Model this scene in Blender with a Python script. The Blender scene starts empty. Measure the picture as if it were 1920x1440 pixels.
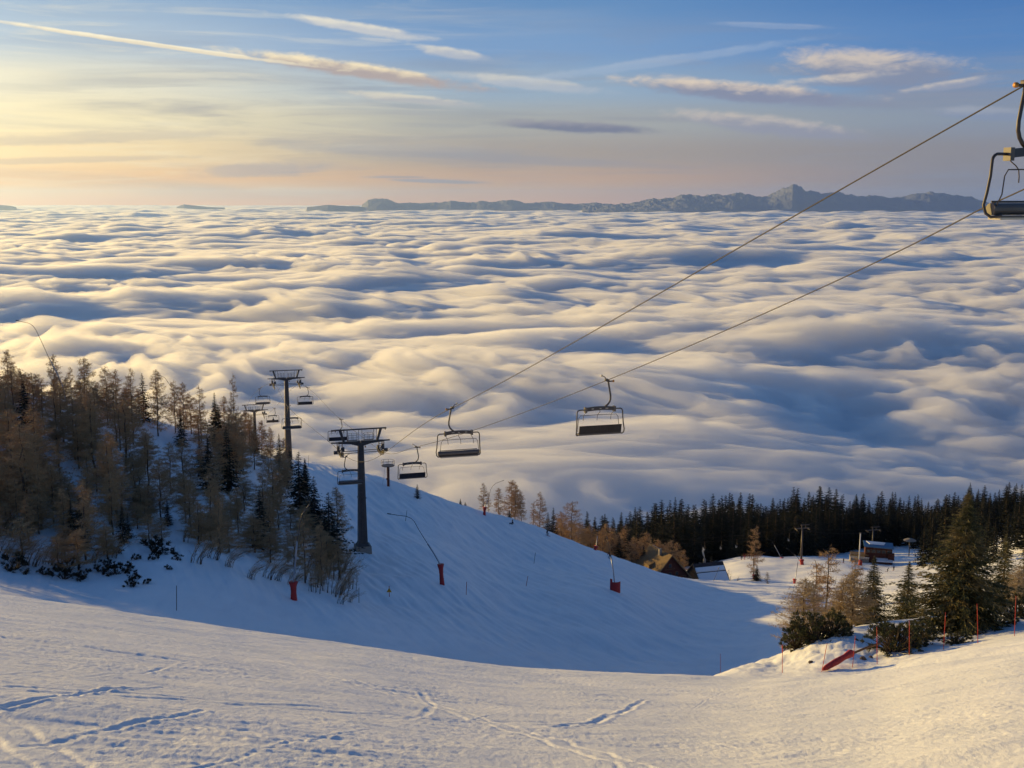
import bpy, math, random
import numpy as np
from mathutils import Vector, Matrix
R = math.radians
SC = bpy.context.scene
COL = SC.collection
# ---------------------------------------------------------------- camera
F = 2200.0                       # focal length in pixels of the 1920 px wide photograph
PITCH = R(8.91)
cam_d = bpy.data.cameras.new('camera'); cam = bpy.data.objects.new('camera', cam_d); COL.objects.link(cam)
cam_d.sensor_width = 36; cam_d.lens = 36*F/1920
cam_d.clip_start = 0.1; cam_d.clip_end = 400000
cam.location = (0, 0, 0); cam.rotation_euler = (R(90)-PITCH, 0, 0)
SC.camera = cam

def K(py):                       # metres of drop per metre of forward distance at a picture row
    return math.tan(PITCH+math.atan((py-720)/F))
def at(px, py, Y):               # the place at forward distance Y seen at a photograph pixel
    a = (px-960)/F; b = (720-py)/F
    return Vector((a/(math.cos(PITCH)+b*math.sin(PITCH))*Y, Y, -K(py)*Y))
def AE(px, py):                  # azimuth (from +Y towards +X) and elevation of a direction
    v = at(px, py, 1.0)
    return math.atan2(v.x, v.y), math.atan2(v.z, math.hypot(v.x, v.y))

# ---------------------------------------------------------------- exposure, light
SC.view_settings.view_transform = 'Standard'; SC.view_settings.look = 'None'
SC.view_settings.exposure = 0.75; SC.view_settings.gamma = 1
SC.render.engine = 'CYCLES'
SC.cycles.use_denoising = True
SC.cycles.max_bounces = 8; SC.cycles.diffuse_bounces = 3; SC.cycles.volume_bounces = 4
SC.cycles.transparent_max_bounces = 16; SC.cycles.caustics_reflective = False; SC.cycles.caustics_refractive = False
SUN_AZ, SUN_EL = R(-54), R(6.0)
sd = bpy.data.lights.new('sun', 'SUN'); sd.energy = 4.0; sd.angle = R(0.6); sd.color = (1.0, 0.67, 0.20)
sun = bpy.data.objects.new('sun', sd); COL.objects.link(sun)
sdir = Vector((math.sin(SUN_AZ)*math.cos(SUN_EL), math.cos(SUN_AZ)*math.cos(SUN_EL), math.sin(SUN_EL)))
sun.rotation_euler = sdir.to_track_quat('Z', 'Y').to_euler()
sun.location = sdir*500

class NT:                        # a small helper for writing node graphs as formulas
    def __init__(s, tree): s.t = tree; s.n = tree.nodes; s.l = tree.links
    def new(s, ty, **kw):
        nd = s.n.new(ty)
        for k, v in kw.items(): setattr(nd, k, v)
        return nd
    def put(s, sock, v):
        if isinstance(v, bpy.types.NodeSocket): s.l.new(v, sock)
        elif isinstance(v, (tuple, list)) and len(v) == 3 and len(sock.default_value) == 4: sock.default_value = (*v, 1)
        else: sock.default_value = v
    def m(s, op, a, b=0.0, c=None, clamp=False):
        nd = s.new('ShaderNodeMath', operation=op, use_clamp=clamp)
        s.put(nd.inputs[0], a); s.put(nd.inputs[1], b)
        if c is not None: s.put(nd.inputs[2], c)
        return nd.outputs[0]
    def mr(s, v, a, b, c=0.0, d=1.0, kind='SMOOTHSTEP'):
        nd = s.new('ShaderNodeMapRange', interpolation_type=kind)
        for i, x in enumerate((v, a, b, c, d)): s.put(nd.inputs[i], x)
        return nd.outputs[0]
    def mix(s, f, a, b, blend='MIX'):
        nd = s.new('ShaderNodeMix', data_type='RGBA', blend_type=blend)
        s.put(nd.inputs[0], f); s.put(nd.inputs[6], a); s.put(nd.inputs[7], b)
        return nd.outputs[2]
    def comb(s, x, y, z=0.0):
        nd = s.new('ShaderNodeCombineXYZ')
        for i, v in enumerate((x, y, z)): s.put(nd.inputs[i], v)
        return nd.outputs[0]
    def noise(s, vec, scale, detail=4, rough=0.55, dist=0.0, dim='3D'):
        nd = s.new('ShaderNodeTexNoise', noise_dimensions=dim)
        s.put(nd.inputs['Vector'], vec); nd.inputs['Scale'].default_value = scale
        nd.inputs['Detail'].default_value = detail; nd.inputs['Roughness'].default_value = rough
        nd.inputs['Distortion'].default_value = dist
        return nd.outputs[0]
    def ramp(s, v, stops):
        nd = s.new('ShaderNodeValToRGB'); cr = nd.color_ramp; cr.interpolation = 'EASE'
        while len(cr.elements) < len(stops): cr.elements.new(0.5)
        for e, (p, c) in zip(cr.elements, stops): e.position = p; e.color = (*c, 1)
        s.put(nd.inputs[0], v); return nd.outputs[0]
    def vmap(s, vec, sc=(1, 1, 1), rot=(0, 0, 0), loc=(0, 0, 0)):
        nd = s.new('ShaderNodeMapping'); s.put(nd.inputs[0], vec)
        nd.inputs['Location'].default_value = loc; nd.inputs['Rotation'].default_value = rot; nd.inputs['Scale'].default_value = sc
        return nd.outputs[0]
def lin(r, g, b):                # sRGB 0-255 to linear
    f = lambda v: v/12.92 if v <= 0.04045 else ((v+0.055)/1.055)**2.4
    return (f(r/255), f(g/255), f(b/255))

# ---------------------------------------------------------------- sky
world = bpy.data.worlds.new('World'); SC.world = world; world.use_nodes = True
world.node_tree.nodes.clear()
W = NT(world.node_tree)
sky = W.new('ShaderNodeTexSky', sky_type='NISHITA', sun_disc=False)
sky.sun_elevation = SUN_EL; sky.sun_rotation = SUN_AZ % (2*math.pi)
sky.altitude = 1900; sky.air_density = 1.0; sky.dust_density = 0.6; sky.ozone_density = 2.5
tc = W.new('ShaderNodeTexCoord')
sep = W.new('ShaderNodeSeparateXYZ'); W.l.new(tc.outputs['Generated'], sep.inputs[0])
X_, Y_, Z_ = sep.outputs
AZ = W.m('ARCTAN2', X_, Y_); EL = W.m('ARCSINE', Z_)
ae = W.comb(AZ, EL, 0.0)
EXPO = 2**-SC.view_settings.exposure
SKYMUL = 0.115                   # strength of the Background node
def sc(c): return tuple(v*EXPO/SKYMUL for v in lin(*c))
base = W.mix(1.0, sky.outputs[0], (0.60, 0.74, 0.92), 'MULTIPLY')
ev = W.m('DIVIDE', W.m('ADD', EL, R(1.0)), R(22))        # 0..1 over -1..21 degrees
def evp(py): return (AE(960, py)[1]+R(1.0))/R(22)
rows = (388, 345, 290, 230, 165, 90, 0)
def stops(cs): return [(evp(py), sc(c)) for py, c in zip(rows, cs)]
left = W.ramp(ev, stops([(275, 174, 96), (262, 198, 126), (262, 230, 172), (260, 242, 194), (242, 234, 206), (186, 202, 215), (152, 182, 212)]))
mid = W.ramp(ev, stops([(232, 162, 112), (206, 163, 128), (168, 156, 146), (170, 172, 168), (150, 174, 196), (122, 158, 200), (100, 144, 192)]))
rgt = W.ramp(ev, stops([(124, 128, 144), (134, 132, 140), (140, 138, 144), (136, 150, 168), (112, 144, 184), (86, 132, 188), (72, 120, 180)]))
azl, azr = AE(0, 300)[0], AE(1920, 300)[0]
hz = W.mix(W.mr(AZ, azl, 0.0), left, mid); hz = W.mix(W.mr(AZ, 0.0, azr), hz, rgt)
glow = W.mr(W.m('ABSOLUTE', W.m('SUBTRACT', AZ, SUN_AZ)), R(6), R(34), 2.6, 1.0)
gl = W.new('ShaderNodeVectorMath', operation='SCALE'); W.l.new(hz, gl.inputs[0]); W.l.new(glow, gl.inputs[3]); hz = gl.outputs[0]
# long soft streaks of high cloud
st1 = W.noise(W.vmap(ae, (3.2, 42, 1), (0, 0, R(-3))), 1.0, 6, 0.55, 0.6)
st2 = W.noise(W.vmap(ae, (2.0, 20, 1), (0, 0, R(3)), (3.1, 1.7, 0)), 1.0, 5, 0.5, 0.8)
lowband = W.m('MULTIPLY', W.mr(EL, R(10), R(4.5)), W.mr(EL, R(-0.6), R(1.2)))
lowband = W.m('MULTIPLY', lowband, W.mr(AZ, R(-25), R(-12), 0.45, 1.0))
dk = W.m('MULTIPLY', W.mr(st1, 0.47, 0.68), lowband)
hz = W.mix(W.m('MULTIPLY', dk, 0.55), hz, sc((138, 144, 160)))
brt = W.m('MULTIPLY', W.mr(st2, 0.50, 0.72), W.m('MULTIPLY', W.mr(EL, R(12), R(7)), W.mr(EL, R(1.5), R(4))))
hz = W.mix(W.m('MULTIPLY', W.m('MULTIPLY', brt, W.mr(AZ, R(8), R(-8))), 0.35), hz, sc((232, 220, 192)))
wsp = W.noise(W.vmap(ae, (5, 30, 1), (0, 0, R(-8)), (7, 2, 0)), 1.0, 8, 0.62, 0.5)
hz = W.mix(W.m('MULTIPLY', W.mr(wsp, 0.52, 0.80), W.m('MULTIPLY', W.mr(AZ, R(0), R(-20)), 0.25)), hz, sc((205, 215, 215)))
st3 = W.noise(W.vmap(ae, (6.5, 95, 1), (0, 0, R(-4)), (1, 5, 0)), 1.0, 6, 0.6, 1.2)
hz = W.mix(W.m('MULTIPLY', W.mr(st3, 0.50, 0.72), W.m('MULTIPLY', lowband, 0.30)), hz, sc((150, 152, 164)))
hz = W.mix(W.m('MULTIPLY', W.mr(st3, 0.50, 0.28), W.m('MULTIPLY', W.m('MULTIPLY', W.mr(EL, R(12), R(8)), W.mr(AZ, R(6), R(-16))), 0.30)), hz, sc((250, 238, 206)))
# single clouds: centre, half length, half height (px), tilt, how strong, light colour, shade colour
CL = [((670, 132), 250, 16, -7.4, 1.0, (250, 232, 195), (178, 166, 164)),
      ((290, 84), 330, 4.5, -6.2, 1.0, (255, 244, 214), (235, 222, 196)),
      ((670, 52), 150, 11, -8, 0.8, (246, 236, 212), (205, 205, 205)),
      ((700, 74), 50, 4, -4, 0.4, (236, 230, 212), (205, 205, 205)),
      ((850, 100), 80, 11, -9, 0.7, (236, 226, 205), (190, 192, 198)),
      ((990, 156), 170, 13, -6, 0.55, (232, 222, 202), (190, 192, 198)),
      ((770, 186), 130, 9, -5, 0.55, (240, 225, 195), (190, 186, 185)),
      ((1400, 172), 250, 19, -6.0, 1.0, (222, 206, 188), (134, 142, 166)),
      ((1650, 132), 185, 38, -7, 0.9, (212, 198, 184), (132, 142, 166)),
      ((1575, 150), 110, 12, 2, 0.6, (224, 210, 192), (140, 150, 172)),
      ((1790, 158), 90, 10, 6, 0.75, (218, 206, 192), (150, 158, 178)),
      ((1080, 238), 170, 12, -3, 1.0, (150, 150, 160), (120, 126, 148)),
      ((1455, 238), 200, 20, -8, 0.8, (200, 190, 182), (146, 150, 168)),
      ((1440, 48), 110, 6, -4, 0.25, (200, 205, 215), (170, 185, 210)),
      ((1860, 214), 120, 14, -4, 0.5, (170, 175, 188), (130, 146, 178)),
      ((820, 340), 110, 4, -2, 0.7, (140, 146, 166), (130, 138, 160)),
      ((740, 332), 60, 3, 0, 0.6, (150, 150, 166), (138, 140, 160)),
      ((490, 318), 130, 15, 2, 0.5, (158, 158, 170), (138, 146, 166)),
      ((1000, 300), 330, 10, -3, 0.35, (150, 150, 160), (138, 142, 158)),
      ((200, 258), 260, 12, 3, 0.40, (200, 185, 170), (176, 168, 166)),
      ((760, 282), 260, 14, -1, 0.45, (170, 168, 168), (150, 152, 162)),
      ((120, 300), 240, 7, 2, 0.45, (206, 180, 160), (186, 170, 160)),
      ((1220, 118), 320, 10, 7, 0.35, (190, 200, 212), (170, 186, 208))]
cn = W.noise(W.vmap(ae, (26, 70, 1)), 1.0, 7, 0.62, 0.7)
cn2 = W.noise(W.vmap(ae, (70, 170, 1), (0, 0, R(-5))), 1.0, 5, 0.6, 0.4)
nz = W.m('ADD', W.m('MULTIPLY', W.m('SUBTRACT', cn, 0.5), 2.2), W.m('MULTIPLY', W.m('SUBTRACT', cn2, 0.5), 1.1))
for (c, hl, hh, tilt, pw, cl, cs) in CL:
    a0, e0 = AE(*c); L = hl/F; H = hh/F; ct, st_ = math.cos(R(tilt)), math.sin(R(tilt))
    da = W.m('SUBTRACT', AZ, a0); de = W.m('SUBTRACT', EL, e0)
    u = W.m('DIVIDE', W.m('ADD', W.m('MULTIPLY', da, ct), W.m('MULTIPLY', de, st_)), L)
    v = W.m('DIVIDE', W.m('SUBTRACT', W.m('MULTIPLY', de, ct), W.m('MULTIPLY', da, st_)), H)
    r2 = W.m('ADD', W.m('MULTIPLY', u, u), W.m('MULTIPLY', v, v))
    d = W.m('SUBTRACT', W.m('SUBTRACT', 1.0, W.m('SQRT', r2)), W.m('MULTIPLY', nz, -0.45))
    mask = W.m('MULTIPLY', W.mr(d, -0.10, 0.50), pw)
    tone = W.mr(W.m('ADD', W.m('SUBTRACT', v, W.m('MULTIPLY', u, 0.55)), W.m('MULTIPLY', nz, 0.9)), -0.35, 0.9)
    hz = W.mix(mask, hz, W.mix(tone, sc(cs), sc(cl)))
skyc = W.mix(W.mr(EL, R(11), R(24), 0.0, 1.0), hz, base)
rear = W.mr(W.m('ABSOLUTE', AZ), R(62), R(110))
skyc = W.mix(rear, skyc, base)
bg = W.new('ShaderNodeBackground'); W.l.new(skyc, bg.inputs[0]); bg.inputs[1].default_value = SKYMUL
wo = W.new('ShaderNodeOutputWorld'); W.l.new(bg.outputs[0], wo.inputs[0])
# ---------------------------------------------------------------- helpers: noise, meshes, tags
def _h(ix, iy, seed):
    n = (ix.astype(np.int64)*374761393 + iy.astype(np.int64)*668265263 + seed*1442695041) & 0xffffffff
    n = ((n ^ (n >> 13))*1274126177) & 0xffffffff
    return ((n ^ (n >> 16)) & 0xffffffff).astype(np.float64)/4294967296.0
def perlin(x, y, seed=0):        # about -1..1
    x0 = np.floor(x); y0 = np.floor(y); fx = x-x0; fy = y-y0
    u = fx*fx*fx*(fx*(fx*6-15)+10); v = fy*fy*fy*(fy*(fy*6-15)+10)
    def g(dx, dy):
        a = _h(x0+dx, y0+dy, seed)*2*math.pi
        return np.cos(a)*(fx-dx)+np.sin(a)*(fy-dy)
    n00, n10, n01, n11 = g(0, 0), g(1, 0), g(0, 1), g(1, 1)
    return ((n00*(1-u)+n10*u)*(1-v)+(n01*(1-u)+n11*u)*v)*1.5
def fbm(x, y, seed=0, octv=4, gain=0.5, lac=2.03):
    s = 0; a = 1.0
    for i in range(octv):
        s = s+a*perlin(x, y, seed+i*17); a *= gain; x = x*lac+11.3; y = y*lac-7.1
    return s
def sstep(x, a, b):
    t = np.clip((x-a)/(b-a), 0, 1); return t*t*(3-2*t)

def tag(o, label=None, cat=None, group=None, kind=None):
    if label: o['label'] = label
    if cat: o['category'] = cat
    if group: o['group'] = group
    if kind: o['kind'] = kind
    return o
def empty(name, loc, rz=0.0, scale=1.0):
    o = bpy.data.objects.new(name, None); COL.objects.link(o)
    o.location = loc; o.rotation_euler = (0, 0, rz); o.scale = (scale,)*3; o.empty_display_size = 0.3
    return o
def link(name, me, parent=None):
    o = bpy.data.objects.new(name, me); COL.objects.link(o)
    if parent: o.parent = parent
    return o
def grid_mesh(name, X, Y, Z, mat):   # X, Y, Z: (rows, cols)
    r, c = X.shape
    me = bpy.data.meshes.new(name)
    me.vertices.add(r*c); me.vertices.foreach_set('co', np.stack([X, Y, Z], -1).astype(np.float32).ravel())
    i = (np.arange(r-1)[:, None]*c+np.arange(c-1)[None, :]).ravel()
    q = np.stack([i, i+1, i+c+1, i+c], -1).astype(np.int32)
    me.loops.add(q.size); me.loops.foreach_set('vertex_index', q.ravel())
    me.polygons.add(len(q)); me.polygons.foreach_set('loop_start', np.arange(0, q.size, 4, dtype=np.int32))
    me.polygons.foreach_set('use_smooth', np.ones(len(q), bool))
    me.update(calc_edges=True); me.materials.append(mat)
    return me
class MB:                            # collects shapes, links them as one mesh object
    def __init__(s): s.v = []; s.f = []; s.mi = []; s.k = 0; s.cur = 0
    def add(s, vs, fs):
        k = len(s.v); s.v.extend([tuple(v) for v in vs]); s.f.extend([tuple(k+i for i in f) for f in fs]); s.mi.extend([s.cur]*len(fs))
    def box(s, c, d, rot=None):
        c = Vector(c); x, y, z = d[0]/2, d[1]/2, d[2]/2
        vs = [Vector((a*x, b*y, e*z)) for a in (-1, 1) for b in (-1, 1) for e in (-1, 1)]
        if rot is not None: vs = [rot @ v for v in vs]
        s.add([c+v for v in vs], [(0, 1, 3, 2), (4, 6, 7, 5), (0, 4, 5, 1), (2, 3, 7, 6), (0, 2, 6, 4), (1, 5, 7, 3)])
    def hexa(s, bot, top):           # two rings of four points
        s.add(list(bot)+list(top), [(3, 2, 1, 0), (4, 5, 6, 7), (0, 1, 5, 4), (1, 2, 6, 5), (2, 3, 7, 6), (3, 0, 4, 7)])
    def tube(s, pts, rad, n=6, cap=True):
        pts = [Vector(p) for p in pts]; m = len(pts)
        rad = rad if isinstance(rad, (list, tuple)) else [rad]*m
        vs = []; fs = []; up = None
        for i, p in enumerate(pts):
            d = (pts[min(i+1, m-1)]-pts[max(i-1, 0)])
            if d.length < 1e-9: d = Vector((0, 0, 1))
            d.normalize()
            if up is None: up = d.orthogonal().normalized()
            up = (up-d*up.dot(d)); up = up.normalized() if up.length > 1e-6 else d.orthogonal().normalized()
            w = d.cross(up)
            for j in range(n):
                a = 2*math.pi*j/n; vs.append(p+(up*math.cos(a)+w*math.sin(a))*rad[i])
        for i in range(m-1):
            for j in range(n):
                a = i*n+j; b = i*n+(j+1) % n; fs.append((a, b, b+n, a+n))
        if cap: fs.append(tuple(range(n-1, -1, -1))); fs.append(tuple((m-1)*n+j for j in range(n)))
        s.add(vs, fs)
    def disc(s, c, axis, r, w, n=14):
        c = Vector(c); ax = Vector(axis).normalized(); s.tube([c-ax*w/2, c+ax*w/2], r, n)
    def ball(s, c, r, n=8, sq=(1, 1, 1)):
        c = Vector(c); vs = []; fs = []; m = n//2+1
        for i in range(m+1):
            th = math.pi*i/m
            for j in range(n):
                ph = 2*math.pi*j/n
                vs.append(c+Vector((r*sq[0]*math.sin(th)*math.cos(ph), r*sq[1]*math.sin(th)*math.sin(ph), r*sq[2]*math.cos(th))))
        for i in range(m):
            for j in range(n): a = i*n+j; b = i*n+(j+1) % n; fs.append((a, b, b+n, a+n))
        s.add(vs, fs)
    def mesh(s, name, mats, smooth=False):
        me = bpy.data.meshes.new(name); me.from_pydata(s.v, [], s.f)
        for m in (mats if isinstance(mats, (list, tuple)) else [mats]): me.materials.append(m)
        if max(s.mi or [0]): me.polygons.foreach_set('material_index', s.mi)
        if smooth: me.polygons.foreach_set('use_smooth', [True]*len(s.f))
        me.update(); return me
    def build(s, name, mats, parent=None, smooth=False):
        return link(name, s.mesh(name, mats, smooth), parent)
def rnoise(M, coord, scale, detail=4, rough=0.55, dist=0.0): return M.noise(coord, scale, detail, rough, dist)
def mat(name, col, rough=0.7, metal=0.0, var=0.25, scale=3.0, bump=0.0, bscale=20.0, col2=None, mix=(0.45, 0.62), spec=0.3):
    m = bpy.data.materials.new(name); m.use_nodes = True; M = NT(m.node_tree)
    p = m.node_tree.nodes['Principled BSDF']; t = M.new('ShaderNodeTexCoord'); g = M.new('ShaderNodeNewGeometry')
    crd = t.outputs['Object']
    n = M.noise(crd, scale, 5, 0.6)
    c2 = col2 if col2 else tuple(v*(1-var) for v in col)
    c1 = col if col2 else tuple(min(1, v*(1+var)) for v in col)
    f = M.mr(n, mix[0], mix[1]) if col2 else n
    M.l.new(M.mix(f, c1, c2), p.inputs['Base Color'])
    p.inputs['Roughness'].default_value = rough; p.inputs['Metallic'].default_value = metal
    p.inputs['Specular IOR Level'].default_value = spec
    if bump:
        b = M.new('ShaderNodeBump'); b.inputs['Strength'].default_value = bump; b.inputs['Distance'].default_value = 0.02
        M.l.new(M.noise(crd, bscale, 4, 0.6), b.inputs['Height']); M.l.new(b.outputs[0], p.inputs['Normal'])
    return m
# ---------------------------------------------------------------- ground: height from profiles along lines of sight
PROF = {   # photo column: [(forward distance, value)], value > 0 = photo row, < 0 = height in metres
 -900: [(60, -21), (100, -27), (150, -25), (220, -31), (320, -60), (450, -150), (900, -600), (1500, -900)],
 -300: [(54, -17.5), (70, -25.5), (95, -29.5), (125, -29), (150, -26), (175, -26), (215, -33), (320, -80), (450, -170), (900, -600), (1500, -900)],
 0: [(55, 1118), (72, -27.6), (88, 1116), (98, 1085), (122, 950), (150, 800), (170, 745), (205, -33), (310, -80), (450, -180), (900, -600), (1500, -900)],
 165: [(56, 1141), (72, -28.8), (90, 1140), (100, 1088), (125, 960), (150, 835), (172, 775), (205, -36), (310, -80), (450, -180), (900, -600), (1500, -900)],
 330: [(57, 1166), (73, -29.8), (90, 1150), (102, 1078), (130, 970), (155, 880), (178, 808), (210, -42), (310, -82), (450, -180), (900, -600), (1500, -900)],
 450: [(58, 1183), (74, -30.6), (92, 1168), (108, 1080), (135, 995), (165, 905), (190, 842), (220, -47), (310, -85), (450, -180), (900, -600), (1500, -900)],
 560: [(59, 1198), (75, -31.4), (93, 1188), (115, 1098), (142, 1020), (180, 935), (215, 882), (235, 866), (260, -60.5), (330, -84), (450, -180), (900, -600), (1500, -900)],
 675: [(60, 1213), (76, -32.2), (96, 1192), (125, 1105), (155, 1037), (200, 940), (235, 884), (262, -64), (330, -97), (450, -200), (900, -600), (1500, -900)],
 800: [(61, 1231), (77, -33.2), (99, 1212), (137, 1092), (180, 1007), (220, 940), (240, 922), (265, -70), (330, -106), (450, -200), (900, -600), (1500, -900)],
 960: [(62, 1250), (79, -34.6), (105, 1225), (150, 1118), (200, 1040), (245, 982), (262, 974), (285, -82), (340, -113), (450, -160), (600, -200), (900, -500), (1500, -900)],
 1150: [(63, 1263), (81, -35.8), (110, 1240), (165, 1110), (220, 1068), (280, 1043), (305, -98), (370, -125), (450, -150), (560, -178), (700, -260), (900, -450), (1500, -900)],
 1290: [(64, 1269), (83, -36.8), (115, 1245), (170, 1152), (230, 1110), (290, 1087), (312, -107), (340, -117), (430, -139), (500, -158), (580, -180), (700, -240), (900, -430), (1500, -900)],
 1400: [(66, 1266), (75, 1250), (92, -41), (120, 1235), (180, 1150), (240, 1112), (290, 1096), (310, -106.5), (340, 1092), (390, 1065), (440, 1045), (470, 1043), (540, -163), (620, -190), (800, -330), (1500, -900)],
 1480: [(67, 1259), (78, 1222), (94, -40), (120, 1218), (180, 1145), (245, 1108), (290, 1099), (315, -107), (345, 1092), (390, 1065), (440, 1045), (470, 1042), (540, -162), (620, -190), (800, -330), (1500, -900)],
 1560: [(64, 1256), (79, 1186), (96, -39), (130, -50), (200, -72), (300, 1088), (345, 1085), (390, 1062), (440, 1046), (475, 1038), (540, -160), (620, -190), (800, -330), (1500, -900)],
 1650: [(67, 1243), (82, 1168), (98, -39), (140, -52), (200, -70), (300, 1085), (345, 1082), (390, 1070), (430, 1052), (480, 1022), (540, -156), (620, -188), (800, -330), (1500, -900)],
 1760: [(69, 1219), (86, 1152), (101, -39.5), (140, -50), (200, -68), (300, 1080), (345, 1078), (390, 1060), (430, 1042), (480, 1016), (540, -154), (620, -186), (800, -330), (1500, -900)],
 1920: [(71, 1188), (90, 1132), (104, -40), (140, -48), (200, -65), (300, 1062), (350, 1030), (395, 1000), (430, -124), (480, -135), (540, -150), (620, -180), (800, -330), (1500, -900)],
 2250: [(74, -27.5), (93, -33.5), (106, -39), (140, -45), (200, -62), (300, -92), (390, -115), (480, -135), (620, -175), (800, -330), (1500, -900)],
 2900: [(74, -25.5), (93, -31.5), (106, -36), (140, -40), (200, -55), (300, -80), (390, -100), (480, -125), (620, -175), (800, -330), (1500, -900)],
}
def pchip(xk, yk, x):
    xk = np.asarray(xk, float); yk = np.asarray(yk, float); h = np.diff(xk); d = np.diff(yk)/h
    m = np.zeros_like(yk)
    for i in range(1, len(xk)-1):
        if d[i-1]*d[i] > 0:
            w1 = 2*h[i]+h[i-1]; w2 = h[i]+2*h[i-1]; m[i] = (w1+w2)/(w1/d[i-1]+w2/d[i])
    m[0] = d[0]; m[-1] = d[-1]
    x = np.clip(x, xk[0], xk[-1]); i = np.clip(np.searchsorted(xk, x, 'right')-1, 0, len(h)-1)
    t = (x-xk[i])/h[i]; t2 = t*t; t3 = t2*t
    return (2*t3-3*t2+1)*yk[i]+(t3-2*t2+t)*h[i]*m[i]+(-2*t3+3*t2)*yk[i+1]+(t3-t2)*h[i]*m[i+1]
COLS = sorted(PROF); TK = np.array([(c-960)/(F*0.962) for c in COLS])
def prof(c, Y):
    pp = [(y, v if v < 0 else -K(v)*y) for y, v in PROF[c]]; yc, zc = pp[0]; s = (-1.7-zc)/yc
    pts = [(-80, 22.0), (-25, 7.2), (0, -1.7), (20, -1.7-s*20-0.10), (yc*0.72, -1.7-s*yc*0.72-0.05)]+pp
    return pchip([p[0] for p in pts], [p[1] for p in pts], Y)
def base_h(X, Y):                # cubic across the profiles
    X = np.asarray(X, float); Y = np.asarray(Y, float); sh = X.shape; X = X.ravel(); Y = Y.ravel()
    T = np.clip(X/np.maximum(Y, 14.0), TK[0], TK[-1])
    Yu, inv = np.unique(Y, return_inverse=True)
    P = np.stack([prof(c, Yu) for c in COLS], 1)
    h = np.diff(TK); d = np.diff(P, axis=1)/h
    m = np.zeros_like(P); m[:, 1:-1] = (d[:, :-1]*h[1:]+d[:, 1:]*h[:-1])/(h[1:]+h[:-1]); m[:, 0] = d[:, 0]; m[:, -1] = d[:, -1]
    i = np.clip(np.searchsorted(TK, T, 'right')-1, 0, len(h)-1); t = (T-TK[i])/h[i]; t2 = t*t; t3 = t2*t
    z = (2*t3-3*t2+1)*P[inv, i]+(t3-2*t2+t)*h[i]*m[inv, i]+(-2*t3+3*t2)*P[inv, i+1]+(t3-t2)*h[i]*m[inv, i+1]
    return z.reshape(sh)
# ski and snowmobile tracks in the near snow: polyline in photo pixels on the slope
def ground_at(px, py, lo=8.0, hi=78.0):       # first hit of the near slope along a photo ray
    ys = np.linspace(lo, hi, 900); a = (px-960)/F; b = (720-py)/F
    xs = a/(math.cos(PITCH)+b*math.sin(PITCH))*ys
    g = base_h(xs, ys)+K(py)*ys
    k = np.where(g > 0)[0]
    j = k[0] if len(k) else len(ys)-1
    return xs[j], ys[j]
TRACKS = [([(0, 1330), (110, 1310), (215, 1294), (300, 1286)], 0.16, 0.10), ([(40, 1400), (120, 1390), (215, 1368), (330, 1342), (380, 1338)], 0.16, 0.08),
          ([(150, 1268), (260, 1262), (420, 1246)], 0.14, 0.05), ([(0, 1265), (200, 1250), (400, 1248)], 0.12, 0.035),
          ([(1040, 1366), (1120, 1352), (1180, 1330), (1210, 1312)], 0.28, 0.13), ([(960, 1268), (1010, 1270), (1060, 1276)], 0.22, 0.08),
          ([(1290, 1330), (1330, 1310), (1358, 1296)], 0.10, 0.06), ([(870, 1266), (960, 1272)], 0.16, 0.06),
          ([(760, 1360), (860, 1352), (960, 1335)], 0.10, 0.04), ([(1220, 1396), (1310, 1392), (1380, 1402)], 0.16, 0.08),
          ([(790, 1300), (812, 1320), (795, 1340), (770, 1350)], 0.22, 0.06), ([(960, 1330), (1070, 1322), (1130, 1312)], 0.14, 0.05),
          ([(0, 1210), (140, 1215), (290, 1245)], 0.1, 0.03), ([(360, 1440), (460, 1420), (600, 1380), (700, 1372)], 0.12, 0.04)]
TRW = []
for pl, w, dp in TRACKS: TRW.append(([ground_at(*p) for p in pl], w*0.5, dp*0.14))
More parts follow.
